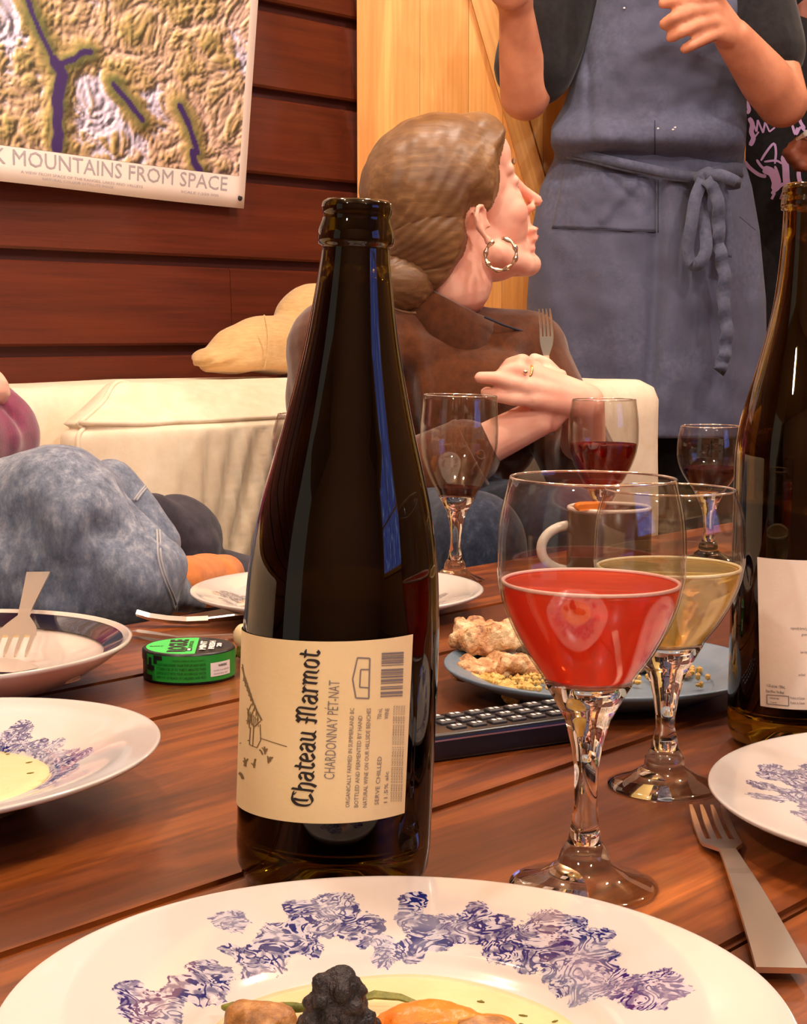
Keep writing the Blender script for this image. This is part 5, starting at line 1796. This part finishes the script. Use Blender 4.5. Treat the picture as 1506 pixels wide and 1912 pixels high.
    blob('lips', [ell(mt @ Vector((.1010, 0, -.0558)), (.0068, .0165, .0042), R3), ell(mt @ Vector((.0995, 0, -.0656)), (.0068, .0145, .0048), R3)], M['lips'], o, .0012, 2)
    # chunky silver hoop hanging from the near lobe
    lobe = mt @ Vector((-.0125, -.0770, -.0435))
    cx = lobe + Vector((.016, -.004, -.0145))
    vx, vz = Vector((.96, -.25, .0)), Vector((.05, 0, 1))
    pts, rad = [], []
    for i in range(40):
        a = math.radians(120) + 2 * PI * i / 40 * .94
        pts.append(cx + (vx * math.cos(a) + vz * math.sin(a)) * .0195)
        rad.append(.0027 + .0009 * math.sin(i * 1.25))
    tube('hoop_earring', pts, rad, M['silver'], o, 10, label='chunky silver hoop earring')
    # ring on the second finger
    a, b = k2, A(968, 690, d0 - .004)
    ctr = a.lerp(b, .42); ax = (b - a).normalized(); u1 = ax.orthogonal().normalized(); u2 = ax.cross(u1)
    tube('ring', [ctr + (u1 * math.cos(t) + u2 * math.sin(t)) * .0108 for t in [2 * PI * i / 24 for i in range(24)]], .0015, M['gold'], o, 8, True, label='thin gold ring')
    blob('ring_stone', [ell(ctr + Vector((-.002, -.0125, .002)), (.003, .003, .003))], M['silver'], o, .0008, 1)
    # shoes
    for f in (fr, fl):
        blob('shoe', [cap(f + Vector((0, .02, -.025)), f + Vector((.02, -.13, -.035)), .042, .032)], M['ink'], o, .006, 3)
    rebase(o, (hips.x, hips.y, 0))
    t0, t1 = A(1013, 577, 1.985), A(1020, 735, 1.99)
    dx = t1 - t0
    fork('fork', 'small steel fork held upright in the seated woman\'s hand', t0, dx, Vector((.9, -.45, .1)), 0.155, 0.044, 0.0175, 0.0, belly=-.004, hw=.4, tine_len=0.036)
woman()

# ---------------------------------------------------------------- person in magenta and jeans
def left_person():
    o = thing('person', 'person in a magenta sweater and washed blue jeans, cut by the left edge of view', 'person')
    hips = A(-300, 1120, 1.74); chest = A(-300, 820, 1.755); nb = A(-300, 600, 1.82)
    sr, sl = A(-430, 690, 1.72), A(-165, 715, 1.84)
    el_ = A(-22, 815, 1.78); wl = A(-120, 830, 1.62)
    er = A(-460, 930, 1.62); wr = A(-120, 770, 1.66)
    kr = A(105, 950, 1.49); ank = A(275, 1092, 1.475)
    kl = A(-180, 1010, 1.335)
    mt = frame(A(-300, 420, 1.88), -60, -5)
    P = head_prims(mt) + [cap(mt @ Vector((-.028, 0, -.06)), nb, .05, .05), cap(nb, chest, .05, .09), cap(sr, sl, .045), cap(chest, hips, .10, .11)]
    P += limb([sr, er, wr], [.042, .034, .024]) + limb([sl, el_, wl], [.042, .034, .024])
    foot = A(385, 1085, 1.625)
    P += limb([hips, kr, ank, ank.lerp(foot, .8)], [.08, .045, .026, .018]) + limb([hips + Vector((-.10, -.05, 0)), kl, Vector((kl.x, kl.y, .08))], [.08, .052, .035])
    h = A(-45, 730, 1.70)
    P += [cap(wr, h, .023, .022)]
    for i, (px, py) in enumerate(((0, 704), (8, 716), (10, 730), (2, 742))):
        b = h + Vector((.004, 0, .012 - i * .010))
        P += finger([b, A((px - 40) * .5 - 8, py - 2, 1.705), A(px - 8, py, 1.72), A(px - 2, py + 5, 1.735)], .0092, .0072)
    blob('body', P, M['skin'], o, .0036, 3)
    eyes(mt, o)
    S = [cap(sr, sl, .062), ell(chest, (.15, .11, .15)), cap(chest, hips, .12, .13), cap(nb + Vector((0, 0, -.02)), sl, .07, .06)] + limb([sl, el_], [.066, .056]) + limb([el_, wl], [.056, .040]) + limb([sr, er], [.066, .056]) + limb([er, er.lerp(wr, .75)], [.054, .036])
    fs = [(A(0, 740, 1.72), A(60, 800, 1.74), -.006, .012), (A(-20, 750, 1.72), A(40, 850, 1.72), .005, .014)]
    blob('sweater', S, M['magenta'], o, .005, 5, folds(fs, .003, 9, 3))
    T = [cap(hips, kr, .100, .060), cap(kr, A(240, 1075, 1.475), .060, .050), cap(A(150, 1000, 1.48), A(290, 1060, 1.482), .066, .030), cap(A(240, 1075, 1.475), A(278, 1112, 1.472), .050, .028), ell(A(60, 938, 1.51), (.055, .06, .042)), ell(A(110, 912, 1.51), (.060, .05, .028)),
         cap(A(120, 1090, 1.475), A(250, 1120, 1.47), .046, .026), cap(A(205, 905, 1.56), A(300, 1015, 1.545), .026, .022), cap(A(310, 1045, 1.50), A(322, 1095, 1.49), .017, .012), cap(A(300, 1098, 1.50), A(368, 1124, 1.53), .026, .012), cap(A(0, 1080, 1.47), A(120, 1080, 1.47), .055, .055)]
    T += limb([hips + Vector((-.10, -.05, 0)), kl, Vector((kl.x, kl.y, .14))], [.105, .070, .062])
    fs = [(A(205, 905, 1.50), A(335, 1000, 1.46), -.022, .011), (A(165, 1000, 1.42), A(262, 968, 1.43), -.020, .014), (A(262, 968, 1.43), A(300, 1030, 1.43), -.010, .012), (A(250, 985, 1.43), A(345, 1030, 1.45), .009, .012), (A(60, 880, 1.43), A(150, 1010, 1.41), .006, .03), (A(20, 1070, 1.42), A(150, 1120, 1.42), -.010, .018), (A(20, 930, 1.43), A(90, 1040, 1.42), -.008, .02), (A(200, 1040, 1.42), A(290, 1130, 1.42), .007, .018)]
    blob('jeans', T, M['denim'], o, .0045, 5, folds(fs, .003, 12, 4, .001))
    # side seam: a welted double line
    bpy.context.view_layer.update()
    body = [c for c in o.children if c.name.startswith('jeans')][0]
    from mathutils.bvhtree import BVHTree
    bv = BVHTree.FromPolygons([v.co for v in body.data.vertices], [tuple(p.vertices) for p in body.data.polygons])
    def on_jeans(px, py, off=.0004):
        rr = ray(px, py)
        hit = bv.ray_cast(Vector((0, 0, CAM_Z)), rr.normalized())
        return hit[0] - rr.normalized() * off if hit[0] is not None else None
    for line in ([(292, 965), (296, 1000), (297, 1035), (303, 1065), (314, 1095), (324, 1120), (328, 1140)], [(252, 935), (263, 920), (275, 906)]):
        for off in (-2.6, 2.6):
            pts = [on_jeans(float(p[0]) + off, float(p[1])) for p in spline(line, 18)]
            pts = [p for p in pts if p is not None][::-1]
            keep = [pts[0]] if pts else []
            for p in pts[1:]:
                if (p - keep[-1]).length < .03:
                    keep.append(p)
            if len(keep) > 3:
                tube('seam', keep, .0012, M['denim_seam'], o, 6)
    blob('sock', [ell(A(385, 1084, 1.62), (.036, .034, .028)), cap(A(330, 1094, 1.53), A(420, 1072, 1.66), .029, .021)], M['tan'], o, .003, 4, label='tan sock')
    rebase(o, (hips.x, hips.y, 0))
    j = thing('jacket', 'charcoal jacket bunched on the sofa behind the blue jeans', 'jacket')
    J = [cap(A(285, 960, 1.70), A(352, 1020, 1.72), .022, .034), ell(A(330, 1010, 1.74), (.05, .05, .05)), cap(A(352, 1052, 1.70), A(425, 1052, 1.76), .016, .014), ell(A(370, 1075, 1.76), (.09, .05, .03)), ell(A(365, 1080, 1.78) - Vector((0, 0, .05)), (.10, .06, .085)), cap(A(425, 1052, 1.76), A(465, 1085, 1.78), .014, .012)]
    fs = [(A(350, 1040, 1.68), A(440, 1048, 1.72), .003, .006), (A(380, 1055, 1.68), A(430, 1070, 1.70), -.004, .006)]
    blob('shell', J, M['charcoal'], j, .004, 4, folds(fs, .004, 16, 6))
    rebase(j, A(350, 1075, 1.76) * 1.0 - Vector((0, 0, .03)))
left_person()

# ---------------------------------------------------------------- standing person in the apron
APR = []
def apron_person():
    o = thing('person', 'standing person in a black t-shirt and slate blue apron with both hands raised', 'person')
    D = 2.83
    hips, waist, chest = A(1210, 430, D), A(1212, 270, D), A(1225, 40, D)
    nb = Vector((chest.x, D, 1.47))
    sl, sr = A(1065, -95, D), A(1378, -95, D)             # shoulders as seen, left and right of the picture
    e1, e2 = A(980, 178, 2.74), A(1460, 190, 2.74)
    w1, w2 = A(962, 8, 2.64), A(1368, 70, 2.63)
    mt = frame(Vector((nb.x + .01, D - .03, 1.64)), -110, -8)
    P = head_prims(mt) + [cap(mt @ Vector((-.028, 0, -.06)), nb, .055, .06), cap(nb, chest, .06, .10), cap(sl, sr, .055), ell(chest, (.160, .080, .17)), cap(chest, waist, .09, .098), cap(waist, hips, .098, .095)]
    P += limb([sl, e1], [.050, .042]) + limb([e1, e1.lerp(w1, .4), w1], [.042, .037, .027])
    P += limb([sr, e2], [.050, .043]) + limb([e2, e2.lerp(w2, .35), w2], [.043, .043, .030])
    for s, x in ((-1, 1130), (1, 1300)):
        P += limb([A(x, 430, D), A(x, 760, D), Vector((A(x, 760, D).x, D, .09))], [.095, .065, .042])
    # hand across the bib: four fingers fanned to the left, thumb behind
    dh = 2.585
    c0 = A(1338, 36, dh)
    K = [A(1330, -4, dh), A(1326, 18, dh - .006), A(1330, 40, dh - .006), A(1338, 62, dh)]
    for q in K:
        P.append(cap(w2, q, .026, .0145))
    P += [cap(K[0], K[3], .0135)]
    P += finger([K[0], A(1290, -2, dh - .03), A(1258, 2, dh - .035), A(1238, 6, dh - .025)], .0118, .0092)
    P += finger([K[1], A(1285, 22, dh - .035), A(1256, 34, dh - .04), A(1240, 45, dh - .03)], .0118, .0092)
    P += finger([K[2], A(1296, 48, dh - .03), A(1270, 60, dh - .035), A(1252, 70, dh - .025)], .0115, .0090)
    P += finger([K[3], A(1312, 74, dh - .02), A(1292, 84, dh - .025), A(1278, 91, dh - .02)], .0105, .0084)
    P += finger([w2.lerp(K[0], .5), A(1325, -30, dh - .02), A(1290, -40, dh - .045)], .0135, .0098)
    # the other hand, mostly above the frame
    h = A(952, -35, 2.60)
    P += [cap(w1, h, .029, .036), ell(h, (.038, .026, .045))]
    for i in range(4):
        b = h + Vector((-.026 + i * .017, -.004, .040))
        P += finger([b, b + Vector((-.004, -.018, .036)), b + Vector((-.010, -.034, .052)), b + Vector((-.014, -.050, .050))], .0112, .0086)
    P += finger([h + Vector((-.02, -.01, -.01)), h + Vector((-.048, -.028, .014)), h + Vector((-.055, -.045, .034))], .0130, .0098)
    blob('body', P, M['skin_tan'], o, .0042, 3)
    eyes(mt, o)
    R3 = mt.to_3x3()
    blob('hair', [ell(mt @ Vector((-.03, 0, .045)), (.098, .083, .085), R3)], M['hair'], o, .006, 3)
    # t-shirt with loose sleeves
    S = [cap(sl, sr, .070), ell(chest, (.178, .088, .20)), cap(chest, waist, .100, .108), cap(waist, hips, .108, .105), ell(waist, (.155, .10, .14)), cap(nb + Vector((0, 0, -.05)), chest, .09, .11)]
    S += limb([sl, sl.lerp(e1, .80)], [.078, .070]) + limb([sr, sr.lerp(e2, .66)], [.066, .066]) + [cap(A(1050, 0, 2.80), A(1022, 95, 2.79), .060, .045)]
    fs = [(A(1080, -20, 2.72), A(1040, 120, 2.72), -.008, .014), (A(1450, -20, 2.70), A(1480, 90, 2.70), .006, .014)]
    blob('t_shirt', S, M['black_shirt'], o, .006, 5, folds(fs, .004, 9, 7))
    L = []
    for x in (1130, 1300):
        q = A(x, 760, D)
        L += limb([A(x, 420, D), q, Vector((q.x, D, .12))], [.092, .080, .072])
    blob('trousers', L + [cap(A(1150, 400, D), A(1270, 400, D), .102)], M['black_shirt'], o, .008, 4, folds([], .004, 9, 8))
    for x in (1130, 1300):
        q = A(x, 760, D)
        blob('shoe', [cap(Vector((q.x, D + .04, .045)), Vector((q.x, D - .15, .038)), .045, .038)], M['ink'], o, .008, 3)
    # apron: skirt and bib wrapped round the front of the body
    ap = o
    def panel(name, rows, ny, nx, depth, fold, mat, thick=.003, bulge=.135):
        ys = [r[0] for r in rows]
        V, Fc = [], []
        for j in range(ny):
            py = ys[0] + (ys[-1] - ys[0]) * j / (ny - 1)
            l = np.interp(py, ys, [r[1] for r in rows]); r_ = np.interp(py, ys, [r[2] for r in rows])
            dd = np.interp(py, ys, [r[3] for r in rows])
            for i in range(nx):
                u = i / (nx - 1) * 2 - 1
                us = math.sin(u * PI / 2)
                px = (l + r_) / 2 + us * (r_ - l) / 2
                d = dd + bulge * (1 - math.sqrt(max(0, 1 - (0.985 * us) ** 2)))
                d -= fold(px, py)
                V.append(A(px, py, d))
        for j in range(ny - 1):
            for i in range(nx - 1):
                a = j * nx + i
                Fc.append((a, a + 1, a + nx + 1, a + nx))
        p = mesh(name, V, Fc, mat, ap, True, True)
        so = p.modifiers.new('thick', 'SOLIDIFY'); so.thickness = thick; so.offset = 0
        return p
    def ridge(px, py, pts, amp, w):
        ys = [p[1] for p in pts]
        if py < ys[0] - 30 or py > ys[-1] + 30:
            return 0
        x = np.interp(py, ys, [p[0] for p in pts])
        e = min(1, max(0, (py - ys[0] + 30) / 40)) * min(1, max(0, (ys[-1] + 30 - py) / 40))
        return amp * math.exp(-((px - x) / w) ** 2) * e
    def skirt_fold(px, py):
        f = ridge(px, py, [(1262, 335), (1256, 560), (1240, 815)], .013, 22)
        f += ridge(px, py, [(1228, 335), (1222, 560), (1205, 815)], -.012, 12)
        f += ridge(px, py, [(1296, 340), (1290, 560), (1300, 815)], -.013, 18)
        f += ridge(px, py, [(1330, 340), (1352, 600), (1370, 815)], .008, 26)
        f += ridge(px, py, [(1400, 360), (1402, 500), (1395, 700)], -.007, 14)
        f += ridge(px, py, [(1130, 420), (1150, 600), (1160, 815)], .006, 40)
        f += .008 * noise.noise(Vector((px * .012, py * .009, 3))) + .0042 * noise.noise(Vector((px * .03, py * .022, 7)))
        return f
    rows = [(262, 1042, 1386, 2.712), (300, 1034, 1388, 2.705), (350, 1010, 1402, 2.695), (430, 994, 1416, 2.69), (560, 985, 1428, 2.685), (700, 985, 1430, 2.68), (818, 996, 1412, 2.68)]
    panel('skirt', rows, 90, 90, 0, skirt_fold, M['apron'])
    def bib_fold(px, py):
        # the bib blouses over the tie
        f = .040 * math.exp(-((py - 258) / 34) ** 2)
        f += ridge(px, py, [(1172, 225), (1172, 320)], 0, 10)
        f += ridge(px, py, [(1098, 120), (1100, 245)], -.009, 7)
        f += .007 * math.exp(-(((py - 232) + (px - 1220) * -.06) / 12) ** 2) * (1 if px < 1225 else .3)
        f += -.008 * math.exp(-(((py - 284) + (px - 1150) * -.02) / 14) ** 2) * math.exp(-((px - 1150) / 90) ** 2)
        f += ridge(px, py, [(1350, 150), (1330, 300)], -.006, 26) + ridge(px, py, [(1300, 60), (1270, 200)], .005, 40)
        f += .008 * noise.noise(Vector((px * .012, py * .012, 13))) + .004 * noise.noise(Vector((px * .035, py * .03, 9)))
        return f
    rows = [(-190, 1165, 1330, 2.685), (0, 1112, 1384, 2.685), (80, 1092, 1390, 2.688), (200, 1052, 1392, 2.70), (238, 1030, 1392, 2.705), (268, 1029, 1390, 2.708), (296, 1040, 1386, 2.718), (318, 1060, 1384, 2.732)]
    panel('bib', rows, 80, 80, 0, bib_fold, M['apron'], .003, .105)
    # the front band seam of the bib and the patch pocket
    def on_front(px, py, rows_, fold, bulge, off):
        ys = [r[0] for r in rows_]
        l = np.interp(py, ys, [r[1] for r in rows_]); r_ = np.interp(py, ys, [r[2] for r in rows_]); dd = np.interp(py, ys, [r[3] for r in rows_])
        us = max(-1, min(1, (px - (l + r_) / 2) / ((r_ - l) / 2)))
        return A(px, py, dd + bulge * (1 - math.sqrt(max(0, 1 - (0.985 * us) ** 2))) - fold(px, py) - off)
    sk_rows = [(262, 1042, 1386, 2.712), (300, 1034, 1388, 2.705), (350, 1010, 1402, 2.695), (430, 994, 1416, 2.69), (560, 985, 1428, 2.685), (700, 985, 1430, 2.68), (818, 996, 1412, 2.68)]
    V, Fc = [], []
    nu, nv = 34, 20
    for j in range(nv):
        v = j / (nv - 1)
        for i in range(nu):
            u = i / (nu - 1)
            px = 1052 + (1224 - 1052) * u - 22 * v * (1 - u)
            py = (316 + 14 * u) + (424 + 8 * u - 316 - 14 * u) * v
            e = .0035 + .004 * math.sin(u * PI) * (1 - v)
            e += .010 * math.exp(-((py - (400 - (px - 1130) * 1.1)) / 16) ** 2) * (1 if 1120 < px < 1190 else .0) * .5
            e -= .006 * math.exp(-((py - (345 + (px - 1150) * .9)) / 10) ** 2) * (1 if 1130 < px < 1200 else 0)
            e += .003 * noise.noise(Vector((px * .05, py * .05, 2)))
            V.append(on_front(px, py, sk_rows, skirt_fold, .135, max(.0024, e)))
    for j in range(nv - 1):
        for i in range(nu - 1):
            a = j * nu + i
            Fc.append((a, a + 1, a + nu + 1, a + nu))
    pk = mesh('pocket', V, Fc, M['apron'], ap, True, True)
    so = pk.modifiers.new('thick', 'SOLIDIFY'); so.thickness = .002; so.offset = 1
    tube('stitching', [on_front(1030 + i * 9.7, 425 + i * .4, sk_rows, skirt_fold, .135, .0045) for i in range(21)], .0009, M['stitch'], pk, 5)
    tube('stitching', [on_front(1228, 335 + i * 9, sk_rows, skirt_fold, .135, .0030) for i in range(12)], .0009, M['stitch'], pk, 5)
    b_rows = rows
    tube('stitching', [on_front(1222, 225 + i * 9, b_rows, bib_fold, .105, .0026) for i in range(8)], .0010, M['stitch'], ap, 5)
    tube('stitching', [on_front(1380 + i * 6, 405 + i * 5 , sk_rows, skirt_fold, .135, .0026) for i in range(6)], .0008, M['stitch'], ap, 5)
    for x, y in ((1165, 15), (1228, 240), (1256, 242), (1260, 238)):
        q = on_front(x, y, b_rows, bib_fold, .105, .003)
        blob('flour_speck', [ell(q, (.0022, .0010, .0016))], M['white_print'], ap, .0006, 0)
    # tie round the waist, bow and hanging ends
    def strip(name, pl, w, off, n=30, ruffle=0.0, th=.003):
        pp = spline(pl, n)
        P, W = [], []
        for i, p in enumerate(pp):
            z = ruffle * math.sin(i * 1.15)
            P.append(A(float(p[0]) + z * 600, float(p[1]), (float(p[2]) if len(p) > 2 else 2.66) - off - z))
        sd = []
        for i in range(n):
            t = (P[min(i + 1, n - 1)] - P[max(i - 1, 0)]).normalized()
            sd.append(t.cross(Vector((0, 1, 0))) + Vector((0, .35 * math.sin(i * 1.15) if ruffle else 0, 0)))
        V, Fc = ribbon_data(P, w, sd, th)
        return mesh(name, V, Fc, M['apron_tie'], ap, True, True)
    tf = lambda pl: [(x, y, (on_front(x, y, sk_rows, skirt_fold, .135, .012)).y) for x, y in pl]
    strip('waist_tie', tf([(1046, 276), (1090, 288), (1150, 302), (1210, 315), (1262, 326), (1312, 331)]), .015, .008)
    strip('waist_tie', tf([(1060, 290), (1100, 297), (1150, 310), (1210, 322), (1262, 332), (1312, 334)]), .011, .004)
    strip('waist_tie', tf([(1312, 331), (1340, 322), (1365, 316), (1386, 318)]), .022, .004)
    blob('knot', [ell(A(1313, 332, 2.665), (.017, .012, .014)), ell(A(1322, 326, 2.668), (.012, .010, .012))], M['apron_tie'], ap, .003, 2, folds([], .002, 60, 2))
    d = 2.655
    strip('bow_loop', [(1312, 336, d), (1298, 370, d - .012), (1290, 420, d - .018), (1283, 468, d - .012), (1292, 494, d - .012), (1308, 488, d - .018), (1318, 462, d - .014), (1314, 420, d), (1308, 380, d + .008), (1314, 340, d)], .020, 0, 40)
    strip('bow_loop', [(1316, 332, d), (1340, 326, d - .012), (1364, 334, d - .014), (1376, 342, d - .006), (1360, 344, d), (1338, 340, d), (1318, 336, d)], .018, 0, 26)
    strip('tie_tail', [(1318, 336, d), (1336, 362, d - .006), (1342, 410, d), (1340, 450, d + .004), (1346, 480, d), (1352, 520, d), (1350, 570, d), (1356, 610, d), (1354, 650, d), (1348, 676, d - .004), (1342, 694, d)], .021, .006, 48, .0028)
    strip('tie_tail', [(1322, 334, d), (1346, 352, d), (1356, 400, d + .006), (1360, 450, d + .012), (1356, 480, d + .014)], .016, .0, 20)
    rebase(o, (hips.x, D, 0))
apron_person()

# ---------------------------------------------------------------- guest in the black printed shirt
def guest():
    o = thing('person', 'person in a black shirt with lilac print, half hidden behind the aproned person', 'person')
    D = 3.36
    chest, hips = A(1500, 230, D), A(1500, 520, D)
    nb = Vector((chest.x, D, 1.42))
    sl, sr = A(1360, -10, D), A(1650, -10, D)
    e1 = A(1300, 300, D + .03); e2 = A(1690, 330, D); w2 = A(1556, 312, 3.12)
    mt = frame(Vector((nb.x, D - .03, 1.60)), -100, -10)
    P = head_prims(mt) + [cap(mt @ Vector((-.028, 0, -.06)), nb, .052, .055), cap(nb, chest, .06, .10), cap(sl, sr, .05), cap(chest, hips, .115, .12)] + limb([sl, e1], [.046, .036]) + limb([e1, A(1290, 420, D)], [.036, .026]) + limb([sr, e2, w2], [.046, .036, .026])
    for x in (1420, 1580):
        q = A(x, 760, D)
        P += limb([A(x, 520, D), q, Vector((q.x, D, .09))], [.09, .06, .042])
    h = A(1530, 302, 3.10)
    P += [cap(w2, h, .026, .026)]
    for (tx, ty, kx, ky) in ((1478, 272, 1500, 272), (1466, 285, 1490, 286), (1474, 298, 1496, 300), (1486, 312, 1504, 312)):
        P += finger([h.lerp(A(kx + 14, ky, 3.08), .6), A(kx, ky, 3.06), A((kx + tx) / 2, (ky + ty) / 2 - 1, 3.05), A(tx, ty, 3.06)], .0115, .009)
    P += finger([h, A(1506, 268, 3.07), A(1490, 262, 3.05)], .012, .009)
    blob('body', P, M['skin_dark'], o, .0048, 3)
    eyes(mt, o)
    blob('hair', [ell(mt @ Vector((-.03, 0, .045)), (.098, .083, .085), mt.to_3x3())], M['ink'], o, .006, 3)
    S = [cap(sl, sr, .065), ell(chest, (.20, .125, .24)), cap(chest, hips, .140, .140)] + limb([sl, e1], [.072, .062]) + limb([sr, sr.lerp(e2, .6)], [.072, .066])
    sh = blob('shirt', S, M['black_shirt'], o, .006, 5, folds([], .004, 9, 11))
    L = []
    for x in (1420, 1580):
        q = A(x, 760, D)
        L += limb([A(x, 520, D), q, Vector((q.x, D, .10))], [.115, .085, .07])
    blob('trousers', L, M['black_shirt'], o, .008, 4)
    for x in (1420, 1580):
        q = A(x, 760, D)
        blob('shoe', [cap(Vector((q.x, D + .04, .045)), Vector((q.x, D - .15, .038)), .045, .038)], M['ink'], o, .008, 3)
    # spiky lilac lettering and figure printed on the chest
    from mathutils.bvhtree import BVHTree
    bv = BVHTree.FromPolygons([v.co for v in sh.data.vertices], [tuple(p.vertices) for p in sh.data.polygons])
    def hit(px, py):
        rr = ray(px, py).normalized()
        hh = bv.ray_cast(Vector((0, 0, CAM_Z)), rr)
        return hh[0] - rr * .0015 if hh[0] is not None else None
    strokes = [([(1378, 172), (1384, 184), (1392, 190), (1398, 204), (1394, 212)], 7), ([(1398, 220), (1404, 232), (1402, 246), (1406, 258), (1400, 272)], 9), ([(1402, 222), (1412, 246)], 6), ([(1412, 246), (1414, 224)], 6), ([(1414, 224), (1424, 248)], 6), ([(1424, 248), (1428, 228)], 6), ([(1428, 228), (1436, 246)], 5), ([(1436, 246), (1446, 238)], 5), ([(1404, 262), (1416, 246)], 5),
               ([(1478, 232), (1484, 250), (1488, 238)], 5), ([(1490, 212), (1494, 228), (1502, 240)], 6), ([(1486, 252), (1494, 238), (1504, 246)], 5),
               ([(1420, 300), (1430, 284), (1444, 268), (1448, 284), (1446, 306)], 4.5), ([(1426, 302), (1448, 300), (1460, 306)], 4), ([(1388, 300), (1400, 314), (1416, 326), (1430, 330)], 7), ([(1412, 298), (1420, 310), (1430, 318)], 5), ([(1424, 316), (1440, 322), (1448, 340), (1446, 356)], 16), ([(1446, 310), (1452, 326), (1456, 342)], 5), ([(1462, 290), (1466, 310), (1468, 340), (1476, 362)], 13), ([(1440, 362), (1450, 352), (1462, 344), (1478, 350), (1490, 344)], 7), ([(1490, 318), (1492, 336), (1500, 350)], 8), ([(1440, 372), (1446, 360)], 8), ([(1456, 372), (1462, 356)], 6), ([(1484, 362), (1490, 346)], 5)]
    V, Fc = [], []
    for pl, w in strokes:
        pp = spline(pl, 3 * len(pl)) if len(pl) > 2 else [np.array(pl[0], float), np.array(pl[1], float)]
        prev = None
        for i in range(len(pp)):
            t = pp[min(i + 1, len(pp) - 1)] - pp[max(i - 1, 0)]
            t = t / (np.linalg.norm(t) + 1e-9)
            nrm = np.array((-t[1], t[0])) * w * (.5 if 0 < i < len(pp) - 1 else .3)
            a, b = hit(*(pp[i] + nrm)), hit(*(pp[i] - nrm))
            if a is None or b is None:
                prev = None
                continue
            k = len(V); V += [a, b]
            if prev is not None:
                Fc.append((prev, prev + 1, k + 1, k))
            prev = k
    mesh('shirt_print', V, Fc, M['lilac'], sh, False, False, None, 'stuff')
    rebase(o, (hips.x, D, 0))
    k = thing('table_knife', 'thin knife held by the person in the black printed shirt', 'knife')
    P = [A(1486, 262, 3.045), A(1500, 252, 3.04), A(1540, 228, 3.03), A(1570, 212, 3.03)]
    ribbon('blade', P[:2] + [P[1].lerp(P[2], .5)], [.004, .010, .012], Vector((.3, .2, 1)), .0015, M['steel'], k)
    ribbon('handle', [P[1].lerp(P[2], .5), P[2], P[3]], [.014, .016, .016], Vector((.3, .2, 1)), .006, M['dark_wood'], k)
guest()

# ---------------------------------------------------------------- far furniture
def far():
    p = A(1392, 300, 4.35)
    o = thing('floor_lamp', 'floor lamp with a pale linen shade beyond the aproned person', 'lamp', (p.x, 4.35, 0))
    lathe('base', [(0, 0), (.14, 0), (.14, .015), (.02, .03), (0, .03)], M['brass'], o, 40)
    lathe('pole', [(0, .03), (.010, .03), (.010, 1.58), (0, 1.58)], M['brass'], o, 16)
    zb = A(1392, 48, 4.35).z
    lathe('shade', [(.155, zb), (.100, zb + .085), (.098, zb + .085), (.153, zb)], M['shade'], o, 48)
    lathe('cap', [(0, zb + .086), (.099, zb + .086), (.099, zb + .105), (0, zb + .108)], M['shade'], o, 40)
    lathe('bulb', [(0, zb + .02), (.02, zb + .03), (.026, zb + .05), (.014, zb + .075), (0, zb + .08)], M['white_print'], o, 20)
    lamp((p.x + .55, 4.2, 1.9), 7, .06, name='wall_fill_light')  # added light, off to the side of the floor lamp, brightening the cream wall
    c = thing('drawer_chest', 'dark wooden chest of drawers in the shade behind the aproned person', 'chest of drawers', (p.x + .15, 4.62, 0))
    box('carcass', (-.55, .9, 0, .36, .04, .98), M['dark_wood'], c, .006)
    for i in range(5):
        z = .08 + i * .178
        for x0, x1 in ((-.53, .17), (.18, .88)):
            dr = box('drawer', (x0, x1, -.016, 0.002, z, z + .168), M['dark_wood'], c, .003)
            V, Fc = lathe_data([(0, 0), (.008, 0), (.006, .012), (.014, .02), (0, .026)], 14)
            mesh('knob', [(v[0] + (x0 + x1) / 2, -.016 - v[2], v[1] + z + .084) for v in V], Fc, M['brass'], dr, True, True)
    # the window whose dusk light shows in the bottles
    w = struct_empty('window_1', (3.58, -1.15, 0))
    V, Fc = box_data(-.012, -.006, -.95, .95, .75, 2.15)
    mesh('pane', V, Fc, M['window_glow'], w, False)
    for b in ((-.03, .02, -1.03, -.95, .67, 2.23), (-.03, .02, .95, 1.03, .67, 2.23), (-.03, .02, -.95, .95, 2.15, 2.23), (-.03, .02, -.95, .95, .67, .75), (-.028, .0, -.018, .018, .75, 2.15), (-.028, .0, -.95, .95, 1.43, 1.47)):
        box('frame', b, M['pine'], w, .003)
far()
